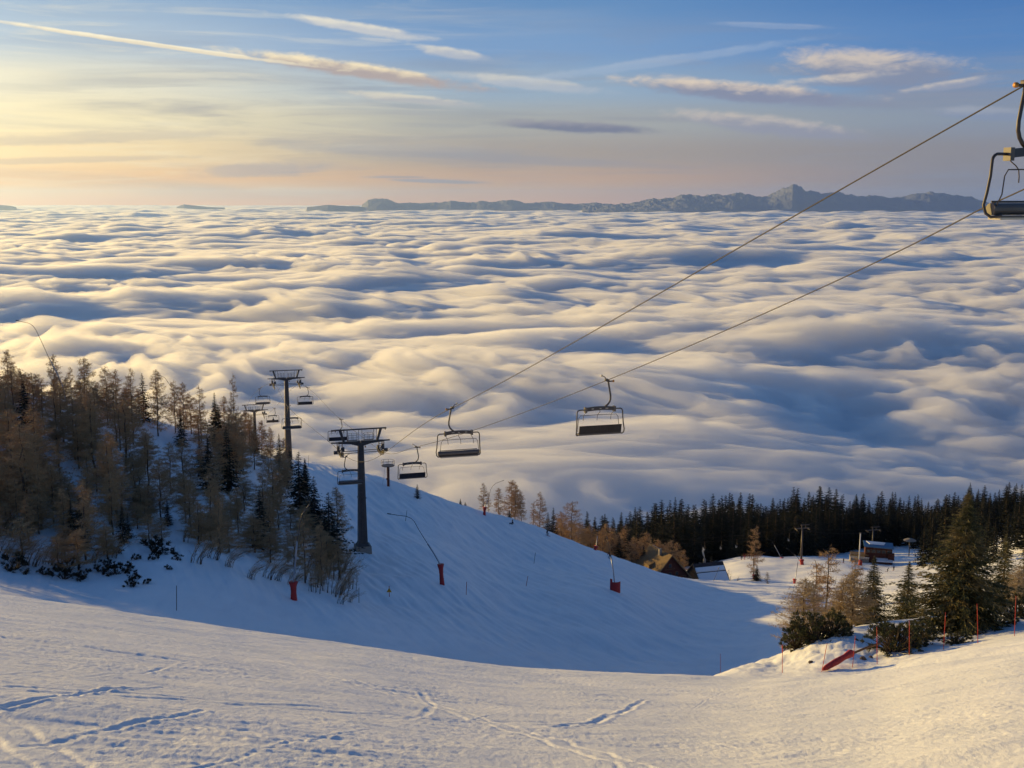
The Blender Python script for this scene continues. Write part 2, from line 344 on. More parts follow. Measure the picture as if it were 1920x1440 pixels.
def detail_h(X, Y):
    far = sstep(Y, 66, 110)
    z = 0.35*fbm(X/16, Y/16, 3, 3)*(0.25+0.75*far)*sstep(Y, 10, 60)
    z = z+far*0.9*fbm(X/45, Y/45, 5, 3)*sstep(Y, 110, 200)*0.6
    near = 1-sstep(Y, 66, 120)
    if np.any(near > 0):
        # groomed, wind-packed and skied-out snow
        ca, sa = math.cos(R(18)), math.sin(R(18)); U = X*ca+Y*sa; V = -X*sa+Y*ca
        rough = 0.45+0.40*sstep(fbm(X/5.5+2, Y/7.5, 9, 3), -0.15, 0.55)
        chop = 0.10+1.1*np.exp(-((X-1.0)/3.2)**2-((Y-22)/11)**2)+0.5*np.exp(-((X-6)/3.0)**2-((Y-16)/4)**2)
        z1 = 0.021*fbm(U/2.0, V/0.40, 21, 4, 0.6)+0.011*fbm(X/0.16, Y/0.16, 31, 3, 0.6)
        lump = perlin(U/0.9, V/0.38, 41); z1 = z1+0.022*chop*np.clip(lump-0.18, 0, 1)+0.016*chop*np.clip(perlin(U/0.33, V/0.2, 47)-0.2, 0, 1)
        z = z+near*(rough*z1)+near*0.05*fbm(X/3.5, Y/2.2, 51, 3)
        wX = X+0.12*perlin(X/0.8, Y/0.8, 61); wY = Y+0.12*perlin(X/0.8, Y/0.8, 62)
        sX = X+0.10*perlin(X/2.6, Y/2.6, 63)+0.02*perlin(X/0.35, Y/0.35, 65); sY = Y+0.10*perlin(X/2.6, Y/2.6, 64)+0.02*perlin(X/0.3, Y/0.3, 66)
        for pl, w, dp in TRW:
            dmin = np.full(X.shape, 1e9)
            for (x0, y0), (x1, y1) in zip(pl[:-1], pl[1:]):
                dx, dy = x1-x0, y1-y0; t = np.clip(((sX-x0)*dx+(sY-y0)*dy)/(dx*dx+dy*dy), 0, 1)
                dmin = np.minimum(dmin, np.hypot(sX-x0-t*dx, sY-y0-t*dy))
            k = 0.6+0.4*sstep(perlin(X/2.6, Y/2.6, 71), -0.35, 0.25)
            z = z+k*dp*(1.1*np.exp(-((dmin-1.1*w)/(0.55*w))**2)-1.2*np.exp(-(dmin/(0.7*w))**2))
        rt = random.Random(77)
        for q in range(16):                     # long shallow ski tracks in pairs
            cx, cy, rr = rt.uniform(-30, 30), rt.uniform(-25, 5), rt.uniform(22, 75)
            d0 = np.hypot(wX-cx, (Y-cy)*0.8)
            for o_ in (0, rt.uniform(0.18, 0.5)): z = z-0.016*np.exp(-((d0-rr-o_)/0.05)**2)*near+0.008*np.exp(-((d0-rr-o_-0.1)/0.06)**2)*near
        # drifts by the shrubs on the right
        z = z+0.24*np.exp(-((X-19)/8)**2-((Y-74)/9)**2)*(fbm(X/2.6, Y/2.6, 81, 4)+0.5*np.abs(perlin(X/0.9, Y/0.9, 85)))
        z = z+0.25*np.exp(-((X-17)/7)**2-((Y-50)/10)**2)*perlin((X*0.5+Y)/4.5, (X-Y*0.5)/9, 83)*2
    # groomed texture and old piste tracks of the shaded run
    mid = sstep(Y, 85, 120)*(1-sstep(Y, 300, 420))
    z = z+mid*0.09*fbm((X*0.9+Y*0.35)/0.7, (Y*0.9-X*0.35)/9, 95, 2)
    z = z+mid*0.16*fbm((X*0.9+Y*0.35)/2.0, (Y*0.9-X*0.35)/14, 91, 3)
    return z
def H(x, y):
    x = np.atleast_1d(np.asarray(x, float)); y = np.atleast_1d(np.asarray(y, float))
    return base_h(x, y)+detail_h(x, y)
def gz(x, y): return float(H(x, y)[0])
def on(px, Y, py=1100):          # the ground point at a photo column and distance
    x = at(px, py, Y).x
    return Vector((x, Y, gz(x, Y)))
def wh(px, py, lo=80.0, hi=600.0):   # where a photo ray first meets the ground beyond lo
    ys = np.linspace(lo, hi, 2500); a = (px-960)/F; b = (720-py)/F
    xs = a/(math.cos(PITCH)+b*math.sin(PITCH))*ys
    g = base_h(xs, ys)+K(py)*ys; k = np.where(g > 0)[0]
    return float(ys[k[0]]) if len(k) else None

def snow_mat():
    m = bpy.data.materials.new('snow'); m.use_nodes = True; M = NT(m.node_tree); p = m.node_tree.nodes['Principled BSDF']
    g = M.new('ShaderNodeNewGeometry'); pos = g.outputs['Position']
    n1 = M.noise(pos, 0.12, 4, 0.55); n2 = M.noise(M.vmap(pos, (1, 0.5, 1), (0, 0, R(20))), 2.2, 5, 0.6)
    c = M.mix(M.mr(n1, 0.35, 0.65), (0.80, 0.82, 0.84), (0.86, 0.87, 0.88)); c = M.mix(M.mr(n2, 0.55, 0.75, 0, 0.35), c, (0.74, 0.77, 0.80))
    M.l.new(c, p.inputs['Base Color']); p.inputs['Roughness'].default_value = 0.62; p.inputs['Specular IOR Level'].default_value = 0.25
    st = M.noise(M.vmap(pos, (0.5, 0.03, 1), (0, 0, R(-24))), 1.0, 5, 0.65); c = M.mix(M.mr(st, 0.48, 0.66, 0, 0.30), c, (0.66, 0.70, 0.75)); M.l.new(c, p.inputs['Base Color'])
    cam_d2 = M.new('ShaderNodeVectorMath', operation='LENGTH'); M.l.new(pos, cam_d2.inputs[0])
    ny = M.mr(cam_d2.outputs['Value'], 20, 120, 1.0, 0.0, 'LINEAR')
    fine = M.noise(M.vmap(pos, (1, 0.45, 1), (0, 0, R(18))), 7.0, 6, 0.68); gr = M.noise(pos, 45, 3, 0.7)
    streak = M.noise(M.vmap(pos, (0.9, 0.05, 1), (0, 0, R(-22))), 1.0, 4, 0.6)
    hgt = M.m('ADD', M.m('MULTIPLY', M.m('ADD', fine, M.m('MULTIPLY', gr, 0.35)), ny), M.m('MULTIPLY', streak, M.m('SUBTRACT', 1.6, ny)))
    b = M.new('ShaderNodeBump'); b.inputs['Strength'].default_value = 0.55; b.inputs['Distance'].default_value = 0.055
    M.l.new(hgt, b.inputs['Height']); M.l.new(b.outputs[0], p.inputs['Normal'])
    return m
SNOW = snow_mat()
def build_terrain():
    ya = np.concatenate([np.linspace(-70, 5, 40)[:-1], 5*np.exp(np.linspace(0, math.log(13.6), 620)), 68+np.cumsum(np.linspace(0.35, 1.7, 420))])
    ya = np.concatenate([ya, ya[-1]+np.cumsum(np.linspace(3, 30, 70))]); ya = ya[ya < 1500]
    u1 = np.linspace(-0.52, 0.52, 1000); ul = -0.52-np.cumsum(np.linspace(0.0012, 0.012, 80))[::1]; ur = -ul
    u = np.concatenate([ul[::-1], u1, ur])
    Wd = np.where(ya > 0, ya, 0)+26*np.exp(-np.maximum(ya+70, 0)/22.0)+3
    Xg = u[None, :]*Wd[:, None]; Yg = np.repeat(ya[:, None], len(u), 1)
    Zg = base_h(Xg, Yg)+detail_h(Xg, Yg)
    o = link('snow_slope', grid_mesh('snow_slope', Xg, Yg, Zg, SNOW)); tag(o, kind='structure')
build_terrain()

# ---------------------------------------------------------------- sea of cloud, far mountains
CLOUD_Z = -700.0
def build_clouds():
    m = bpy.data.materials.new('cloud_core'); m.use_nodes = True; p = m.node_tree.nodes['Principled BSDF']
    p.inputs['Base Color'].default_value = (0.96, 0.96, 0.96, 1); p.inputs['Roughness'].default_value = 1; p.inputs['Specular IOR Level'].default_value = 0
    mv = bpy.data.materials.new('cloud_vapour'); mv.use_nodes = True; nt = mv.node_tree; nt.nodes.clear()
    o = nt.nodes.new('ShaderNodeOutputMaterial'); v = nt.nodes.new('ShaderNodeVolumePrincipled')
    v.inputs['Color'].default_value = (0.995, 0.995, 0.995, 1); v.inputs['Density'].default_value = 0.009; v.inputs['Anisotropy'].default_value = 0.42
    nt.links.new(v.outputs[0], o.inputs['Volume'])
    k = np.exp(np.linspace(math.log(0.62), math.log(0.0041), 1400)); ya = -CLOUD_Z/k
    t = np.linspace(-1.1, 0.75, 1500)
    Xg = t[None, :]*(ya[:, None]); Yg = np.repeat(ya[:, None], len(t), 1)
    sp = np.gradient(ya)[:, None]
    wx = Xg+700*perlin(Xg/3900, Yg/3100, 101)+200*perlin(Xg/1300, Yg/900, 105); wy = Yg+700*perlin(Xg/3900+9, Yg/3100, 102)+230*perlin(Xg/1300, Yg/900+5, 106)
    ca, sa = math.cos(R(-20)), math.sin(R(-20)); U = wx*ca+wy*sa; V = -wx*sa+wy*ca
    lim = lambda lam: np.clip((lam/sp-1.6)/3, 0, 1)
    Z = np.zeros_like(Xg)
    for lam, amp, s in ((9000, 80, 211), (4200, 75, 212), (2100, 100, 213), (1150, 95, 214), (600, 46, 215)):
        n = perlin(U/(lam*1.3), V/(lam*1.0), s)
        if lam < 3000: n = 0.55*n+0.45*(np.abs(n)*1.5-0.5)
        Z += amp*n*lim(lam)
    patch = 0.35+0.65*sstep(fbm(U/2600, V/1700, 131, 2), -0.4, 0.5)
    F_ = 0
    w2 = U+160*perlin(U/700, V/400, 141); v2 = V+110*perlin(U/600, V/380, 142)
    for lam, amp, s in ((620, 44, 121), (330, 42, 122), (170, 30, 123), (90, 17, 124), (48, 8, 125)):
        n = perlin(w2/(lam*1.35), v2/(lam*0.85), s); F_ = F_+amp*(0.55-1.25*np.abs(n)+0.6*perlin(w2/(lam*0.8)+5, v2/(lam*0.8), s+30))*lim(lam)
    fd = (0.34+0.66*sstep(Yg, 2300, 6500))
    top = tag(link('cloud_sea', grid_mesh('cloud_sea', Xg, Yg, CLOUD_Z-75+Z*fd+F_*patch, mv)), kind='structure')
    n2 = 2
    core = link('cloud_core', grid_mesh('cloud_core', Xg[::n2, ::n2], Yg[::n2, ::n2], (CLOUD_Z-75+Z*fd-95)[::n2, ::n2], m), top)
build_clouds()

def build_mountains():
    m = bpy.data.materials.new('far_rock_and_snow'); m.use_nodes = True; M = NT(m.node_tree); p = m.node_tree.nodes['Principled BSDF']
    g = M.new('ShaderNodeNewGeometry'); pos = g.outputs['Position']; sn = M.new('ShaderNodeSeparateXYZ'); M.l.new(g.outputs['Normal'], sn.inputs[0])
    n = M.noise(pos, 0.0009, 6, 0.65)
    f = M.mr(M.m('ADD', sn.outputs[2], M.m('MULTIPLY', n, 0.9)), 0.95, 1.25)
    M.l.new(M.mix(f, (0.045, 0.055, 0.08), (0.17, 0.19, 0.24)), p.inputs['Base Color']); p.inputs['Roughness'].default_value = 0.9
    def ridge(name, pts, Y0, dep, jag, seed, rows=61):
        xs = np.linspace(pts[0][0], pts[-1][0], int((pts[-1][0]-pts[0][0])*1.6)+12)
        ys = np.interp(xs, [q[0] for q in pts], [q[1] for q in pts])
        tx = np.array([at(a, b, 1.0).x for a, b in zip(xs, ys)]); kz = np.array([-K(b) for b in ys])
        s = np.linspace(-1, 1, rows); Y = Y0+s*dep
        Yg = np.repeat(Y[:, None], len(xs), 1); Xg = tx[None, :]*Yg
        crest = kz*Y0; bas = CLOUD_Z-350
        e = np.minimum(1, np.minimum(np.arange(len(xs)), np.arange(len(xs))[::-1])/6.0)
        top = bas+(crest-bas)*e
        fall = (1-np.abs(s))**0.75
        r = 1-np.abs(fbm(Xg/3800, Yg/3800, seed+3, 6, 0.55))
        jg = (0.42-np.abs(fbm(Xg/2300, Yg/9000, seed+9, 5, 0.6)))*jag*2.0*e[None, :]*(1-np.abs(s))[:, None]
        amp = jag*2.0*(0.15+1.2*np.sqrt(np.abs(s))*(1.2-np.abs(s)))[:, None]*e[None, :]
        Zg = bas+(top[None, :]-bas)*fall[:, None]+(r-0.75)*amp*0.7+jg
        return tag(link(name, grid_mesh(name, Xg, Yg, Zg, m)), kind='structure')
    ridge('mountains', [(1090, 388), (1150, 384), (1200, 379), (1240, 371), (1290, 366), (1340, 366), (1375, 360), (1400, 366), (1440, 364), (1462, 357), (1478, 350), (1487, 345), (1497, 350), (1512, 358), (1540, 364), (1570, 361),
        (1590, 366), (1640, 368), (1690, 372), (1712, 366), (1745, 361), (1775, 365), (1820, 370), (1850, 380), (1900, 396)], 82000, 9000, 130, 7)
    ridge('mountains', [(675, 388), (690, 375), (705, 373), (730, 374), (750, 380), (790, 382), (830, 380), (845, 377), (880, 381), (900, 378), (960, 376), (990, 381), (1040, 379), (1080, 384), (1120, 380), (1180, 388)], 92000, 8000, 80, 8)
    ridge('hills', [(572, 389), (600, 386), (615, 384), (640, 386), (672, 387), (690, 390)], 88000, 5000, 20, 9)
    ridge('hills', [(328, 389), (345, 383), (362, 385), (390, 388), (425, 389.5)], 100000, 4000, 8, 10)
    ridge('hills', [(-80, 390), (-40, 385), (0, 384), (20, 386), (34, 389)], 95000, 4000, 10, 11)
build_mountains()
# ---------------------------------------------------------------- materials
M_BARK = mat('larch_bark', (0.085, 0.062, 0.045), 0.9, var=0.3, scale=8)
M_TWIG = mat('bare_twigs', (0.40, 0.26, 0.135), 0.85, var=0.3, scale=1.5)
M_PALE = mat('pale_twigs', (0.42, 0.32, 0.19), 0.85, var=0.3, scale=1.5)
M_NEED = mat('spruce_needles', (0.070, 0.075, 0.030), 0.75, var=0.4, scale=1.2, col2=(0.26, 0.20, 0.085))  # golden second tone puts low sunlight into the needle colour
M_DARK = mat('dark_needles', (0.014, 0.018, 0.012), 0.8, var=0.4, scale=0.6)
M_PINE = mat('dwarf_pine_needles', (0.050, 0.058, 0.024), 0.75, var=0.4, scale=2.0, col2=(0.10, 0.085, 0.035))
M_STEEL = mat('galvanised_steel', (0.085, 0.075, 0.075), 0.5, 0.35, var=0.25, scale=2.5)
M_DSTEEL = mat('dark_steel', (0.065, 0.058, 0.060), 0.45, 0.3, var=0.2, scale=3)
M_ROPE = mat('steel_rope', (0.045, 0.038, 0.036), 0.7, 0.0, var=0.2, scale=30)
M_RUB = mat('black_padding', (0.020, 0.018, 0.024), 0.6, var=0.2)
M_SEAT = mat('grey_seat_shell', (0.10, 0.09, 0.09), 0.4, var=0.2, scale=3)
M_UNDER = mat('pale_underside', (0.46, 0.42, 0.36), 0.6, var=0.1)
M_WHEEL = mat('sheave_rubber', (0.05, 0.045, 0.04), 0.7, var=0.2)
M_ORANGE = mat('grip_paint', (0.42, 0.20, 0.05), 0.5, 0.2, var=0.2)
M_CONC = mat('concrete', (0.26, 0.23, 0.20), 0.9, var=0.25, scale=2, bump=0.3)
M_RED = mat('red_padding', (0.36, 0.030, 0.030), 0.6, var=0.25, scale=3, bump=0.3, bscale=8)
M_REDP = mat('red_plastic', (0.48, 0.045, 0.028), 0.4, var=0.12)
M_LANCE = mat('lance_tube', (0.30, 0.31, 0.34), 0.4, 0.5, var=0.15)
M_WOOD = mat('weathered_wood', (0.15, 0.085, 0.045), 0.85, var=0.35, scale=4, bump=0.3)
M_WARM = mat('reddish_boards', (0.075, 0.022, 0.016), 0.8, var=0.35, scale=3, bump=0.3)
M_SHIN = mat('wooden_shingles', (0.20, 0.135, 0.07), 0.9, var=0.35, scale=2.5, bump=0.5, bscale=6)
M_DROOF = mat('dark_roof', (0.045, 0.035, 0.035), 0.7, var=0.3)
M_SNOWC = mat('snow_cap', (0.82, 0.84, 0.87), 0.6, var=0.05)
M_GLASS = mat('window_glass', (0.03, 0.035, 0.04), 0.1, spec=0.6)
M_WHITE = mat('white_paint', (0.72, 0.70, 0.66), 0.5, var=0.1)
M_YEL = mat('yellow_sign', (0.65, 0.36, 0.03), 0.5, var=0.15)
M_BLUE = mat('blue_sheet_roof', (0.06, 0.15, 0.27), 0.45, var=0.2)
M_ROCK = mat('brown_rock', (0.12, 0.085, 0.06), 0.9, var=0.35, scale=3, bump=0.5)
M_CLOTH = mat('dark_ski_clothes', (0.02, 0.022, 0.035), 0.8, var=0.3)
M_CLOTHR = mat('red_ski_clothes', (0.30, 0.03, 0.03), 0.8, var=0.3)
M_SKIN = mat('face_skin', (0.45, 0.26, 0.18), 0.6)

# ---------------------------------------------------------------- trees
def rv(r): return Vector((r.gauss(0, 1), r.gauss(0, 1), r.gauss(0, 1))).normalized()
def blade(mb, p, q, w, r):
    s = (q-p).cross(rv(r)); s = s.normalized()*w*0.5 if s.length > 1e-6 else Vector((w, 0, 0))
    mb.add([p-s, p+s, q], [(0, 1, 2)])
def larch_mesh(seed, h=10.0, spread=0.2, dens=1.0, broken=False, low=0.10):
    r = random.Random(seed); T = MB(); Cn = MB()
    bend = [Vector((r.uniform(-.012, .012)*h, r.uniform(-.012, .012)*h, h*i/8)) for i in range(9)]; bend[0] = Vector((0, 0, -0.5)); 
    if broken: bend = bend[:8]
    rad = [h*0.0105*(1-i/8.6)+0.008 for i in range(len(bend))]
    T.tube(bend, rad, 6)
    nb = int(84*dens)
    for b in range(nb):
        f = low+(0.98-low)*((b+r.random())/nb)**0.9
        if broken and f > 0.86: continue
        k = min(int(f*8), len(bend)-2); p0 = bend[k].lerp(bend[k+1], f*8-k)
        L = h*spread*((1-f)**0.62*1.05+0.05)*r.uniform(0.6, 1.2)
        if f < 0.28: L *= 0.75
        a = r.uniform(0, 6.283); d = Vector((math.cos(a), math.sin(a), 0)); dr = r.uniform(-0.30, -0.02); up = r.uniform(0.15, 0.5)
        pt = lambda s: p0+d*L*s+Vector((0, 0, L*(dr*s+up*s*s)))
        Cn.tube([pt(s) for s in (0, .35, .7, 1)], [h*.0035, h*.0026, h*.0016, .004], 3, False)
        n = max(3, int(L*10))
        for i in range(n):
            s = 0.15+0.85*(i+r.random())/n
            for _ in range(2):
                q = pt(s); dd = (d*r.uniform(0.1, 0.9)+rv(r)*0.75+Vector((0, 0, r.uniform(-0.5, 0.35)))).normalized(); l = r.uniform(0.25, 0.65)*(1.15-0.5*s)*h/10
                e = q+dd*l; blade(Cn, q, e, 0.036*h/10, r)
                for _ in range(3):
                    u = q.lerp(e, r.uniform(0.2, 0.95)); blade(Cn, u, u+(dd*0.5+rv(r)*0.9).normalized()*r.uniform(0.15, 0.38)*h/10, 0.034*h/10, r)
    return T, Cn
def spruce_mesh(seed, h=10.0, spread=0.2, step=0.034, fine=1, snag=0.0, ragged=0.18):
    r = random.Random(seed); T = MB(); Cn = MB()
    T.tube([Vector((0, 0, -0.6)), Vector((0, 0, h*0.5)), Vector((r.uniform(-.05, .05), 0, h*0.99))], [h*.018, h*.011, .01], 6)
    z = 0.05*h
    while z < h*0.985:
        f = z/h; n = (7 if f < 0.8 else 5)+(4 if fine > 1 else 0); a0 = r.uniform(0, 6.28); big = r.uniform(1-ragged, 1+ragged)
        for j in range(n):
            a = a0+j*6.283/n+r.uniform(-.3, .3); d = Vector((math.cos(a), math.sin(a), 0)); sd_ = Vector((-d.y, d.x, 0))
            L = (h*spread*(1-f)**0.95+0.003*h)*big*r.uniform(1-ragged, 1+ragged)
            if f < 0.15: L *= 0.8
            dr = r.uniform(-0.60, -0.22) if f < 0.85 else r.uniform(-0.25, 0.15); up = r.uniform(0.18, 0.34)
            p0 = Vector((0, 0, z+r.uniform(-.012, .012)*h))
            pt = lambda s: p0+d*L*s+Vector((0, 0, L*(dr*s+up*s*s)))
            Cn.tube([pt(0), pt(.5), pt(1)], [h*.003, h*.002, .004], 3, False)
            m = max(3, int(L/h*26))
            for i in range(m):
                s = (i+0.6+0.4*r.random())/m
                for sg in (-1, 1, 0):
                    q = pt(s)
                    l = h*0.055*(1.25-0.65*s)*r.uniform(0.7, 1.25)*(0.13+1.0*(1-f)**0.8)
                    dd = (d*r.uniform(0.55, 1.0)+sd_*sg*r.uniform(0.4, 0.9)+Vector((0, 0, r.uniform(-0.55, -0.02)))).normalized()
                    e = q+dd*l
                    if fine == 1: blade(Cn, q, e, l*0.55, r)
                    else:
                        for _ in range(fine):
                            u = q.lerp(e, r.uniform(0.0, 0.9)); blade(Cn, u, u+(dd+rv(r)*0.5+Vector((0, 0, -0.15))).normalized()*l*r.uniform(0.35, 0.6), l*0.17, r)
        z += h*step*(1.0-0.45*f)*r.uniform(0.85, 1.15)
    return T, Cn
def bush_mesh(seed, h=2.0, w=1.4, tufts=90, needle=0.16):     # dwarf pine: an uneven dome of needle tufts on hidden stems
    r = random.Random(seed); T = MB(); Cn = MB(); lob = [(r.uniform(0, 6.28), r.uniform(.75, 1.25)) for _ in range(5)]
    for b in range(tufts):
        a = r.uniform(0, 6.283); e = math.asin(r.uniform(0.02, 1)); q = r.uniform(0.55, 1.0)**0.6
        k = 1+0.22*sum(math.cos((a-p_)*2)*g_ for p_, g_ in lob)/3
        c = Vector((math.cos(a)*math.cos(e)*w*q*k, math.sin(a)*math.cos(e)*w*q*k, math.sin(e)*h*0.9*q*k+0.05)); out = (c-Vector((0, 0, h*.15))).normalized()
        T.tube([Vector((c.x*.1, c.y*.1, -.1)), c*0.6, c], [.03, .018, .008], 3, False)
        for i in range(30):
            dd = (out*0.9+Vector((0, 0, .35))+rv(r)*0.95).normalized(); o = c+rv(r)*0.07
            blade(Cn, o, o+dd*needle*r.uniform(0.6, 1.3), needle*0.24, r)
    return T, Cn
def sapling_mesh(seed, h=3.0, lean=(0.8, 0.1), n=14, wig=0.12):   # bare shrub with many bowed stems
    r = random.Random(seed); T = MB(); Cn = MB()
    for b in range(n):
        o = Vector((r.uniform(-.5, .5), r.uniform(-.3, .3), -0.15)); H_ = h*r.uniform(0.55, 1.05); lx, ly = lean[0]*r.uniform(0.5, 1.4), lean[1]+r.uniform(-.3, .3)
        pt = lambda s: o+Vector((lx*H_*s*s*0.8+r.uniform(-1, 1)*0.0+lx*H_*0.15*s, ly*H_*s, H_*(s*1.05-0.28*s*s*abs(lean[0]))))
        pts = [pt(i/5)+rv(r)*wig*0.35*(i > 0) for i in range(6)]
        T.tube(pts, [.028, .022, .018, .013, .009, .005], 4, False)
        for i in range(16):
            s = r.uniform(0.25, 1.0); k = min(int(s*5), 4); q = pts[k].lerp(pts[k+1], s*5-k)
            dd = ((pts[k+1]-pts[k]).normalized()+rv(r)*0.8).normalized(); e = q+dd*r.uniform(.25, .7)*h/3; blade(Cn, q, e, .022, r)
            for _ in range(2): u = q.lerp(e, r.uniform(.3, .9)); blade(Cn, u, u+(dd+rv(r)).normalized()*r.uniform(.12, .3)*h/3, .018, r)
    return T, Cn
PROTO = {}
def proto(key, fn, m1, m2, one=False):
    T, Cn = fn()
    if one:
        T.f = T.f; k = len(T.v); nf = len(T.f)
        T.v += Cn.v; T.f += [tuple(k+i for i in f) for f in Cn.f]; T.mi += [1]*len(Cn.f)
        PROTO[key] = (T.mesh(key, [m1, m2]),)
    else: PROTO[key] = (T.mesh('trunk', m1, True), Cn.mesh('crown', m2))
for i in range(5): proto('larch%d' % i, lambda: larch_mesh(10+i, 10, (0.23, 0.20, 0.26, 0.22, 0.24)[i], (1.0, 0.85, 1.15, 1.0, 0.9)[i]), M_BARK, M_TWIG)
proto('larchthin', lambda: larch_mesh(21, 10, 0.19, 0.6), M_BARK, M_TWIG)
proto('larchbroken', lambda: larch_mesh(22, 10, 0.26, 0.6, True, 0.22), M_BARK, M_TWIG)
proto('larchpale', lambda: larch_mesh(23, 5, 0.34, 2.6, low=0.03), M_BARK, M_PALE)
proto('larchpale2', lambda: larch_mesh(24, 5, 0.30, 2.2, low=0.05), M_BARK, M_PALE)
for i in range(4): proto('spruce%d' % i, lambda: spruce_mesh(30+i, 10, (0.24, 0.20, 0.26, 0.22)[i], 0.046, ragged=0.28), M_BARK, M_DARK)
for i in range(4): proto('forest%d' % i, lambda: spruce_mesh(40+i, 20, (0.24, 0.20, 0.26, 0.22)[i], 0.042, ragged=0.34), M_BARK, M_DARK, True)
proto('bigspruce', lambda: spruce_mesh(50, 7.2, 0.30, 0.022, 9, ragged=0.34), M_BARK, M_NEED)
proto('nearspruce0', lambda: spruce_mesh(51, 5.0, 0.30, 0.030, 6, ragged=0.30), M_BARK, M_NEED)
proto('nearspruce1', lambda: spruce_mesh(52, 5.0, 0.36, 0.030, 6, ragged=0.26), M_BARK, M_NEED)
for i in range(3): proto('bush%d' % i, lambda: bush_mesh(60+i, 1.6, 1.2, 120, 0.17), M_BARK, M_PINE)
for i in range(4): proto('sapling%d' % i, lambda: sapling_mesh(70+i, 3.0, ((0.75, 0.1), (0.4, 0), (0.9, -.1), (0.1, 0))[i], (14, 11, 13, 10)[i]), M_BARK, M_TWIG)
for i in range(2): proto('sprig%d' % i, lambda: bush_mesh(80+i, 0.7, 0.8, 26, 0.2), M_BARK, M_DARK)
NAMES = {}
def plant(key, name, loc, h, h0, rz, label, cat, group=None, sx=1.0, parts=('trunk', 'crown'), lean=0.0):
    ms = PROTO[key]; s = h/h0
    if len(ms) == 1:
        o = link(name, ms[0]); o.location = loc; o.rotation_euler = (0, 0, rz); o.scale = (s*sx, s*sx, s)
        return tag(o, label, cat, group)
    o = bpy.data.objects.new(name, None); COL.objects.link(o); o.location = loc; o.rotation_euler = (0, lean, rz); o.scale = (s*sx, s*sx, s)
    tag(o, label, cat, group)
    for me, pn in zip(ms, parts): link(pn, me, o)
    return o
def tree_to(key, name, px, top, Y, h0, label, cat, group=None, sx=1.0, rz=None, parts=('trunk', 'crown'), base_py=None, hmin=1.0):
    p = on(px, Y, base_py or 1050); zt = -K(top)*Y; h = max(hmin, zt-p.z)
    return plant(key, name, p, h, h0, rng.uniform(0, 6.28) if rz is None else rz, label, cat, group, sx, parts)
rng = random.Random(5)
# the row that breaks the skyline of the wooded hill
SK = [(-40, 650, 168), (8, 652, 165), (38, 655, 172), (62, 690, 160), (88, 700, 178), (122, 664, 166), (152, 688, 172), (177, 670, 164), (198, 712, 176), (216, 686, 168), (234, 692, 174), (262, 690, 170), (283, 698, 178),
      (308, 692, 172), (340, 714, 178), (356, 716, 184), (387, 722, 180), (414, 734, 186), (430, 742, 190), (444, 758, 184), (462, 772, 188), (480, 778, 194), (498, 788, 198), (514, 800, 204), (530, 812, 210)]
ORD = 'first second third fourth fifth sixth seventh eighth ninth tenth eleventh twelfth thirteenth fourteenth fifteenth sixteenth seventeenth eighteenth nineteenth twentieth twenty-first twenty-second twenty-third twenty-fourth twenty-fifth twenty-sixth twenty-seventh'.split()
for i, (px, top, Y) in enumerate(SK):
    sp = px in (283, 414, 530)
    key = 'spruce%d' % (i % 4) if sp else 'larch%d' % (i % 5) if i % 4 else 'larchthin'
    tree_to(key, 'spruce_tree' if sp else 'larch_tree', px, top, Y, 10, ('dark green spruce' if sp else 'bare brown larch')+' breaking the skyline of the left wood, '+ORD[i]+' skyline tree from the left', 'tree', 'trees of the left wood')
# the slope of the wood
TR = []
def free(x, y, d): return all((x-a)**2+(y-b)**2 > d*d for a, b in TR)
def lowY(px): return float(np.interp(px, [-300, 0, 165, 330, 450, 560, 620], [100, 104, 106, 122, 126, 124, 120]))
def WZ(px, Y):
    a = next(t for x, t in [(60, 'at the left photo edge'), (170, 'under the high lance tip'), (280, 'left of the open snow gap'), (350, 'around the open snow gap'), (430, 'right of the open snow gap'), (500, 'near the half hidden far pylon'), (9999, 'below the farther tall pylon')] if px < x)
    return a+(', high up' if Y > 150 else ', near its foot' if Y < 122 else ', halfway up')
n = 0; tries = 0
while n < 150 and tries < 9000:
    tries += 1; px = rng.uniform(-210, 575); lo = lowY(px)
    Y = rng.uniform(lo, float(np.interp(px, [0, 330, 450, 560], [176, 186, 200, 214])))
    if 285 < px < 345 and Y > 128 and rng.random() < 0.9: continue
    if 235 < px < 300 and Y < 140 and rng.random() < 0.6: continue
    p = on(px, Y, 950)
    if not free(p.x, p.y, 2.1): continue
    TR.append((p.x, p.y)); n += 1
    dark = rng.random() < (0.07 if px < 360 else 0.20)
    h = rng.uniform(5.5, 10.5)*(0.75 if Y < lo+12 else 1)*(0.85 if px > 460 else 1)
    zt = -K(float(np.interp(px, [0, 120, 250, 330, 400, 470, 520, 560], [690, 705, 725, 735, 742, 772, 800, 850])))*Y
    h = max(3.0, min(h, zt-p.z))
    if dark: plant('spruce%d' % rng.randrange(4), 'spruce_tree', p, h*0.9, 10, rng.uniform(0, 6.28), 'dark spruce inside the left wood, '+WZ(px, Y), 'tree', 'dark spruces inside the left wood', rng.uniform(0.9, 1.25))
    else: plant('larch%d' % rng.randrange(5), 'larch_tree', p, h, 10, rng.uniform(0, 6.28), 'bare larch inside the left wood, '+WZ(px, Y), 'tree', 'bare larches inside the left wood', rng.uniform(1.15, 1.6))
k = 0; tries = 0
